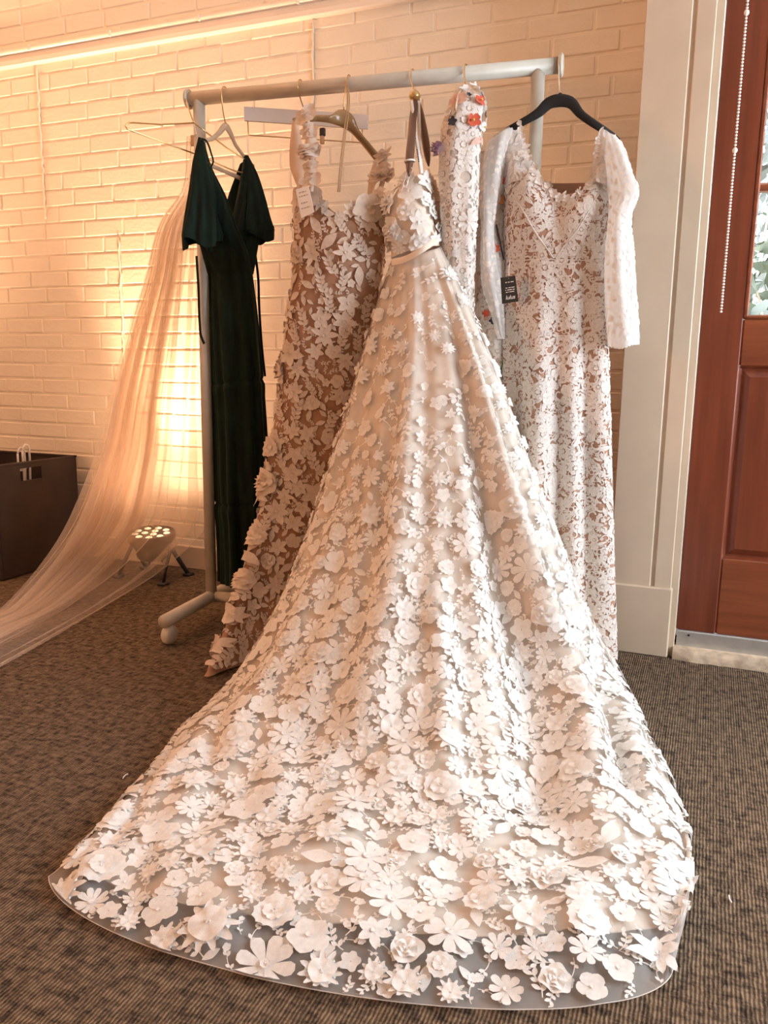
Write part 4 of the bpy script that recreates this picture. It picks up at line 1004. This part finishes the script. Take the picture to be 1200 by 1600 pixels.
for u, v, k, r, m_ in ((.30, .02, 'five', .018, 'pink'), (.42, .06, 'small', .014, 'red'), (.35, .10, 'five', .015, 'orange'), (.45, .16, 'small', .012, 'navy'), (.28, .20, 'small', .014, 'red'), (.25, .255, 'five', .016, 'red'), (.36, .30, 'small', .014, 'pink'), (.20, .33, 'small', .012, 'red'),
                      (.25, .345, 'small', .011, 'navy'), (.40, .41, 'leaf', .014, 'red'), (.34, .445, 'small', .011, 'navy'), (.35, .50, 'five', .016, 'white'), (.40, .535, 'small', .012, 'pink'), (.33, .555, 'five', .021, 'orange'), (.39, .57, 'small', .012, 'navy'), (.44, .60, 'five', .014, 'red'), (.42, .53, 'leaf', .014, 'red'), (.47, .65, 'five', .012, 'red'), (.46, .70, 'small', .012, 'red')):
    bloom(SC, u, v, k, r, m_)
for a, b in (((.34, .41), (.22, .49)), ((.32, .45), (.38, .50)), ((.20, .30), (.26, .27)), ((.30, .15), (.36, .22)), ((.45, .58), (.47, .68)), ((.27, .22), (.33, .26))):
    P = np.array([SC.at(np.array([a[0] + (b[0]-a[0])*t_x]), np.array([a[1] + (b[1]-a[1])*t_x]))[0] + SC.at(np.array([a[0]]), np.array([a[1]]), SC.N)[0] * .007 for t_x in np.linspace(0, 1, 6)])
    MB().tube(P, .0022, 6).build('embroidered_stem', random.choice(['green', 'navy', 'green']), cg, True)

# ------------------------------------------------------------------ long-sleeved lace gown
wg = thing('lace_gown', 'white lace gown over nude lining with long sheer sleeves on black hanger', 'dress', (-0.43, 2.46, 0))
YG = 2.46
rows = [(788, 292, YG, 956, 292, YG, .07), (787, 345, YG, 951, 345, YG, .085), (788, 402, YG, 948, 402, YG, .075), (786, 470, YG, 949, 470, YG, .08), (784, 570, YG, 951, 570, YG, .085), (782, 700, YG, 953, 700, YG, .09), (781, 820, YG, 955, 820, YG, .095), (780, 940, YG, 957, 940, YG, .10), (779, 1026, YG, 958, 1022, YG, .10)]
def pleat(U, V):
    f1 = fold_fn([(5, .12, .05, .55), (9, .4, -.1, .5), (13, .1, .1, .25)], [(0, .001), (.14, .0015), (.2, .009), (.5, .024), (1, .038)])(U, V)
    cups = np.interp(V, [0, .03, .09, .14], [0, 1, .6, 0]) * .02 * (gs(U, .17, .05) + gs(U, .36, .05) - .8*gs(U, .265, .035))
    seam = -.004*np.exp(-((V - .149)/.004)**2)
    return f1 + cups + seam
G, vv, _ = ring_surf(rows, 180, 190, pleat)
G[..., 2] = np.maximum(G[..., 2], .012)
u_ = np.arange(180) / 180
neck = np.interp(u_, [0, .10, .18, .22, .26, .30, .34, .38, .42, .5, .52, .98, 1], [.0, .012, -.035, .0, .028, .032, .022, -.012, .0, .0, -.02, -.02, 0])
for i in range(24): G[i, :, 2] -= neck * (1 - i / 24.0)
SG = Surf(G, True)
MB().sheet(G, True).build('nude_lining', 'lace_lining', wg, True)
lace_cover(SG, wg, 'lace_overlay', 'lace', 22000, .010, .020, ['lacerose', 'laceleaf', 'lacefan', 'scroll', 'five', 'laurel'], [2.4, 2.6, 2.5, 1.0, 1.6, 1.0], (-.05, .55), (.004, .995), .56)
# V seams of the cups and waist seam
for P in ([(.12, .02), (.20, .09), (.262, .147)], [(.40, .02), (.33, .09), (.268, .147)]):
    uu_ = np.interp(np.linspace(0, 1, 16), np.linspace(0, 1, 3), [p[0] for p in P]); v_ = np.interp(np.linspace(0, 1, 16), np.linspace(0, 1, 3), [p[1] for p in P])
    MB().tube(SG.at(uu_, v_) + SG.at(uu_, v_, SG.N) * .003, .0022, 6).build('cup_seam', 'lace', wg, True)
uu_ = np.linspace(.0, .5, 40); MB().tube(SG.at(uu_, np.full(40, .150)) + SG.at(uu_, np.full(40, .150), SG.N) * .003, .0016, 6).build('waist_seam', 'lace', wg, True)
# shoulder yokes and sleeves
yk = [[(772, 215, YG - .01, 811, 192, YG - .01, .018), (780, 232, YG, 822, 225, YG, .03), (790, 260, YG, 834, 252, YG, .045), (790, 296, YG, 852, 284, YG, .066)],
      [(938, 205, YG - .01, 962, 214, YG - .01, .018), (934, 230, YG, 968, 236, YG, .03), (930, 258, YG, 966, 260, YG, .045), (922, 290, YG, 957, 296, YG, .066)]]
for k, rw in enumerate(yk):
    G, _, _ = ring_surf(rw, 48, 30, fold_fn([(5, .2, 0, 1)], [(0, .002), (1, .003)]))
    y_ = MB().sheet(G, True).build('shoulder_yoke', 'sheer', wg, True); SY = Surf(G, True)
    mb = MB()
    for (u, v, p, r) in scatter(SY, 500, lambda u, v, p: (jit(.010, .018), .66), (0, .5), (.03, .97)):
        m_ = pick(random.choice(['laceleaf', 'lacefan', 'lacerose'])); mb.add(SY.conform(m_, u, v, jit(0, 6.28), r, .002, .4), m_[1])
    mb.build('yoke_lace', 'lace', y_, True, kind='stuff')
sleeves = [[(762, 226, YG - .02, 803, 200, YG - .02, .03), (752, 270, YG - .03, 788, 262, YG - .02, .05), (750, 310, YG - .04, 783, 305, YG - .03, .055), (751, 360, YG - .05, 776, 360, YG - .04, .05), (751, 410, YG - .06, 779, 408, YG - .05, .045), (754, 450, YG - .06, 784, 448, YG - .05, .04), (766, 492, YG - .06, 785, 490, YG - .05, .03), (775, 530, YG - .06, 786, 530, YG - .05, .025)],
           [(942, 203, YG - .02, 972, 222, YG - .02, .03), (944, 238, YG - .03, 979, 244, YG - .02, .05), (950, 275, YG - .04, 990, 277, YG - .03, .06), (953, 302, YG - .05, 998, 305, YG - .03, .06), (951, 330, YG - .05, 989, 332, YG - .04, .055), (944, 400, YG - .06, 990, 398, YG - .05, .055), (945, 455, YG - .06, 993, 455, YG - .05, .055), (949, 538, YG - .06, 997, 536, YG - .05, .055)]]
for k, rw in enumerate(sleeves):
    G, _, _ = ring_surf(rw, 72, 100, fold_fn([(3, .2, .6, .6), (6, .4, -.9, .5), (2, .1, 1.5, .5)], [(0, .002), (.3, .006), (.6, .004), (1, .005)]))
    if k:
        a = np.arange(72) / 72; G[-1, :, 2] -= .006 * (np.abs(np.sin(PI * 26 * a)) ** .7) + .012*gs(a, .22, .1)
    s_ = MB().sheet(G, True).build('sleeve', 'sheer', wg, True); SY = Surf(G, True); mb = MB()
    for (u, v, p, r) in scatter(SY, 1500, lambda u, v, p: (jit(.007, .012), .9), (-.05, .55), (.04, .98)):
        m_ = pick(random.choice(['laceleaf', 'lacefan', 'small', 'small'])); mb.add(SY.conform(m_, u, v, jit(0, 6.28), r, .0015, .3), m_[1])
    mb.build('sleeve_lace', 'lace', s_, True, kind='stuff')
# petals standing out along the neckline
for u in np.r_[np.linspace(.10, .42, 22)]:
    m_ = pick(random.choice(['five', 'leaf', 'small', 'leaf'])); MB().add(SG.conform(m_, u + jit(-.006, .006), jit(.0, .012), jit(0, 6.28), jit(.008, .015), .005, 1.6), m_[1]).build('neckline_petal', 'lace', wg, True)
for P in ([(812, 193), (818, 215), (826, 240), (834, 262), (845, 282), (858, 292)], [(940, 206), (936, 228), (932, 250), (929, 270), (926, 288)]):
    Q = spline([aty(x, y, YG - .045) for x, y in P], 13)
    for p in Q:
        m_ = pick(random.choice(['five', 'small', 'leaf'])); a = jit(0, 6.28); c, s_ = math.cos(a), math.sin(a); r = jit(.007, .014); v_ = m_[0]
        W_ = np.stack([r*(c*v_[:,0]-s_*v_[:,1]), -.004 - r*v_[:,2]*1.8, r*(s_*v_[:,0]+c*v_[:,1])], 1) + p; MB().add(W_, m_[1]).build('neckline_petal', 'lace', wg, True)
# black swing tag
YT = 2.335
c4 = [aty(782, 434, YT), aty(805, 430.5, YT), aty(810, 471, YT), aty(784.5, 475, YT)]
tg = MB().plate(c4, (0, .0014, 0)).build('swing_tag', 'blackcard', wg, label='black swing tag with white print')
ex_, ey_ = c4[1] - c4[0], c4[3] - c4[0]; mk = MB()
def onTag(x, y): return c4[0] + ex_*x*(1 + .08*y) + ey_*y + np.array([0, -.0011, 0])
for v, words in ((.20, ((.30, .42), (.48, .60), (.66, .86))), (.41, ((.30, .42), (.48, .64), (.68, .88))), (.49, ((.28, .33), (.40, .70), (.75, .88))), (.57, ((.30, .42), (.47, .52), (.56, .84)))):
    for a, b in words: mk.plate([onTag(a, v), onTag(b, v), onTag(b, v + .028), onTag(a, v + .028)], (0, .0004, 0))
mk.build('tag_print', 'whiteink', tg)
fc = bpy.data.curves.new('tag_lettering', 'FONT'); fc.body = 'lulus'; fc.size = .0165; fc.align_x = 'CENTER'; fc.shear = .25; fc.space_character = .95; fc.extrude = .0002; fc.offset = .00005; fc.materials.append(M['whiteink'])
_tmp = bpy.data.objects.new('tag_lettering', fc); COL.objects.link(_tmp); bpy.context.view_layer.update()
_me = bpy.data.meshes.new_from_object(_tmp.evaluated_get(bpy.context.evaluated_depsgraph_get())); bpy.data.objects.remove(_tmp)
fo_ = bpy.data.objects.new('tag_lettering', _me); COL.objects.link(fo_); fo_.parent = tg
ang = math.atan2(ex_[2], ex_[0]); p = onTag(.55, .86) + [0, -.0004, 0]
fo_.location = tuple(p - ORIGIN[wg.name]); fo_.rotation_euler = (PI/2, -ang, 0)
MB().tube([onTag(.55, .07), aty(795, 420, YT + .02), aty(797, 404, 2.36)], .0007, 5).build('tag_thread', 'ribbon', wg)

# ------------------------------------------------------------------ veil
vl = thing('bridal_veil', 'long sheer tulle veil trailing from the rack end across the carpet', 'veil', (-2.1, 2.3, 0))
VR = [(aty(298, 216, 2.37), aty(304, 216, 2.40)), (aty(289, 300, 2.44), aty(320, 300, 2.47)), (aty(258, 345, 2.46), aty(322, 350, 2.49)), (aty(232, 437, 2.49), aty(325, 440, 2.53)), (aty(212, 500, 2.50), aty(328, 510, 2.55)),
      (aty(181, 620, 2.50), aty(331, 620, 2.58)), (aty(158, 718, 2.47), aty(334, 735, 2.60)), (aty(121, 812, 2.40), aty(331, 815, 2.61)), (aty(82, 872, 2.32), aty(266, 884, 2.60)), (aty(18, 945, 2.14), atz(178, 944, .012)),
      (atz(-60, 985, .014), atz(60, 1015, .010)), (atz(-160, 1040, .014), atz(-70, 1085, .010))]
NU2, NV2 = 220, 150
tl = np.array([(a + b) / 2 for a, b in VR]); t_ = np.r_[0, np.cumsum(np.linalg.norm(np.diff(tl, axis=0), axis=1))]; t_ /= t_[-1]
LR = crom(np.array([[a, b] for a, b in VR]), t_, np.linspace(0, 1, NV2))
def veil_layer(k1, amp, seed, lo=0.0, hi=1.0, dy=0.0, crowd=0.0, top=NV2):
    r_ = np.random.default_rng(seed); u = np.linspace(0, 1, NU2); v = np.linspace(0, 1, NV2); U, V = np.meshgrid(u, v)
    ph = r_.uniform(0, 1, 6)
    fold = np.interp(V, [0, .1, .5, .8, 1], [.4, 1, 1, .7, .5])
    s = U + fold * (amp / (2*PI*k1) * np.sin(2*PI*(k1*U + ph[0] + .5*V)) + .5*amp/(2*PI*k1*.43)*np.sin(2*PI*(k1*.43*U + ph[1] - .7*V)))
    s = np.where(s > 0, s, 0); s = np.clip(s, 0, 1)
    s = lo + (hi - lo) * s ** (1 + crowd)
    P = LR[:, :1] * (1 - s[..., None]) + LR[:, 1:] * s[..., None]
    wd = np.linalg.norm(LR[:, 1] - LR[:, 0], axis=1)[:, None]
    dep = fold * wd * .05 * (np.cos(2*PI*(k1*U + ph[0] + .5*V)) + .6*np.cos(2*PI*(k1*.43*U + ph[1] - .7*V)))
    P = P.copy(); floorness = np.interp(V, [.62, .8], [0, 1])
    P[..., 1] += dep * (1 - floorness) + dy; P[..., 2] += np.abs(dep) * .8 * floorness + floorness * .004
    P[..., 2] = np.maximum(P[..., 2], .008)
    return P
for k, (k1, amp, sd, lo, hi, dy, cr) in enumerate(((7, 1.6, 3, 0, 1, 0, .25), (9, 1.9, 5, .0, .62, -.02, .5), (5, 1.8, 8, .01, .50, .03, .3), (8, 2.0, 11, .02, .42, .015, .2))):
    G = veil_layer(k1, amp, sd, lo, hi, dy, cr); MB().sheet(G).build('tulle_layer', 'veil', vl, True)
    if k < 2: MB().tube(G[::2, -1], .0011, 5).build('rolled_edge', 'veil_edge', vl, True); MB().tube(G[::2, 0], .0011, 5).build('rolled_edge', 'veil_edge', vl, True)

# ------------------------------------------------------------------ LED uplight on the floor
LC = np.array([-2.175, 2.745, 0.0])
ul = thing('stage_uplight', 'small round LED uplight glowing amber on the floor behind the veil', 'lamp', LC)
ax = np.array([0.03, -0.10, 1.0]); ax /= np.linalg.norm(ax); b0 = LC + [0, 0, .085]
MB().lathe(b0, ax, [(.001, 0), (.055, 0), (.066, .012), (.072, .05), (.092, .075), (.100, .085), (.100, .118), (.094, .120), (.092, .112), (.001, .112)], 32).build('housing', 'lampbody', ul, True)
e1 = np.cross(ax, [0, 1, 0]); e1 /= np.linalg.norm(e1); e2 = np.cross(ax, e1)
face = b0 + ax * .1135
spots = [(0.026*math.cos(a), .026*math.sin(a)) for a in (.5, .5 + 2*PI/3, .5 + 4*PI/3)] + [(.067*math.cos(a), .067*math.sin(a)) for a in np.arange(9)*2*PI/9]
for sx, sy in spots:
    c = face + e1*sx + e2*sy
    MB().lathe(c, ax, [(.001, .0055), (.008, .005), (.0135, .002), (.0145, 0), (.001, -.0005)], 14).build('led_lens', 'led', ul, True)
MB().lathe(face, ax, [(.091, .001), (.001, .0005)], 30).build('face_plate', 'lamprim', ul)
for s_ in (-1, 1):
    p0 = b0 + ax*.06 + e1*.088*s_; kn = MB().lathe(b0 + ax*.06 + e1*.09*s_, e1*s_, [(.001, 0), (.016, 0), (.018, .008), (.014, .022), (.001, .024)], 14).build('tilt_knob', 'lampbody', ul, True)
    for s2 in (-1, 1):
        MB().tube([p0 + e1*.01*s_, p0 + e1*.02*s_ + [0, .05*s2, -.075], LC + e1*.115*s_ + [0, .088*s2, .010]], [.008, .008, .007], 8, flat=(.6, 1.4)).build('yoke_leg', 'blackplastic', ul, True)
        MB().bevbox(LC + e1*.115*s_ + [-.018, .088*s2 - .022, .002], LC + e1*.115*s_ + [.018, .088*s2 + .022, .016], .004).build('foot_pad', 'blackplastic', ul)
for k in range(5):
    a = 2*PI*k/5; MB().bevbox(b0 + [.045*math.cos(a) - .004, .045*math.sin(a) - .004, -.014], b0 + [.045*math.cos(a) + .004, .045*math.sin(a) + .004, .004], .002).build('heat_sink_fin', 'blackplastic', ul)
def spot(name, loc, aim, energy, size, blend=1.0, col=(1.0, 0.59, 0.36), soft=.07):
    l = bpy.data.lights.new(name, 'SPOT'); l.energy = energy; l.color = col; l.spot_size = math.radians(size); l.spot_blend = blend; l.shadow_soft_size = soft
    o = bpy.data.objects.new(name, l); COL.objects.link(o); o.location = tuple(loc); o.rotation_euler = Vector(aim).to_track_quat('-Z', 'Y').to_euler(); return o
for nm, aim, en, sz in (('uplight_flood', (0.02, 0.0, 1), 32, 150), ('uplight_beam', (-.02, 0.09, 1), 340, 62)):
    o_ = spot(nm, face + ax*.03 - LC, aim, en, sz); o_.parent = ul
# the next uplights along the wall, out of the picture
spot('wall_uplight_beam', (-4.3, 2.55, .24), (.15, .09, 1), 480, 100)

# ------------------------------------------------------------------ dark bin with spare hangers
bn = thing('storage_bin', 'dark brown open storage bin against the brick wall', 'bin', (-2.96, 2.655, 0))
bx0, bx1, by0, by1, bh = -3.22, -2.70, 2.42, 2.885, .485
def wallp(name, a, b, cut=None, mat='bin'): return MB().bevbox(a, b, .002).build(name, mat, bn)
wallp('front_panel', (bx0, by0, 0.004), (bx1, by0 + .012, bh)); wallp('back_panel', (bx0, by1 - .012, 0.004), (bx1, by1, bh)); wallp('side_panel', (bx0, by0 + .012, 0.004), (bx0 + .012, by1 - .012, bh))
hy0, hy1, hz0, hz1 = 2.555, 2.672, .408, .462
sp_ = MB()
sp_.box((bx1 - .012, by0 + .012, .004), (bx1, by1 - .012, hz0)).box((bx1 - .012, by0 + .012, hz1), (bx1, by1 - .012, bh)).box((bx1 - .012, by0 + .012, hz0), (bx1, hy0, hz1)).box((bx1 - .012, hy1, hz0), (bx1, by1 - .012, hz1))
sp_.build('side_panel', 'bin', bn, label='side panel with a cut-out handle')
MB().box((bx0 + .012, by0 + .012, .004), (bx1 - .012, by1 - .012, .016)).build('base_panel', 'bin_in', bn)
rim = MB()
for a, b in (((bx0, by0), (bx1, by0 + .014)), ((bx0, by1 - .014), (bx1, by1)), ((bx0, by0), (bx0 + .014, by1)), ((bx1 - .014, by0), (bx1, by1))): rim.bevbox((a[0] - .002, a[1] - .002, bh - .006), (b[0] + .002, b[1] + .002, bh + .004), .002)
rim.build('rim', 'bin', bn)
for lab, dx, dz, tilt in (('white tubular hanger standing in the bin, hook above the rim', 0, 0, 0), ('white wire hanger lower in the bin behind the tubular one', -.06, -.02, .3)):
    o_ = np.array([-2.76 + dx, 2.63 + tilt*.1, .40 + dz]); hg = thing('plastic_hanger', lab, 'hanger', o_, 'spare hangers in the bin')
    P = [o_ + [0, -.0, .13], o_ + [-.0, .016, .155], o_ + [-.0, .034, .150], o_ + [0, .038, .12], o_ + [0, .036, .02], o_ + [0, .03, -.1]]
    MB().tube(spline(P, 20), .0045, 8).build('hook', 'whitebar', hg, True)
    P = [o_ + [0, 0, .13], o_ + [0, 0, -.02], o_ + [-.01, 0, -.12]]; MB().tube(spline(P, 10), .0045, 8).build('stem', 'whitebar', hg, True)
    P = [o_ + [0, .02, .055], o_ + [-.05, -.10, .045], o_ + [-.16, -.17, .03], o_ + [-.30, -.19, .0]]; MB().tube(spline(P, 16), .0045, 8).build('arm', 'whitebar', hg, True)
    P = [o_ + [-.30, -.19, .0], o_ + [-.2, -.1, -.15], o_ + [-.01, 0, -.12]]; MB().tube(spline(P, 12), .0045, 8).build('lower_bar', 'whitebar', hg, True)

# ------------------------------------------------------------------ lint on the carpet
for lab, P in (('short white thread scrap on the carpet beside the train', [(1139, 1399), (1140, 1405), (1143, 1410)]), ('curl of pale lint on the carpet near the veil end', [(192, 1216), (196, 1211), (200, 1209)])):
    o_ = atz(*P[1], .004); tag(MB().tube(spline([atz(x, y, .004) for x, y in P], 8), .0014, 5).build('thread_scrap', 'lint', None, True, loc=o_), lab, 'thread')
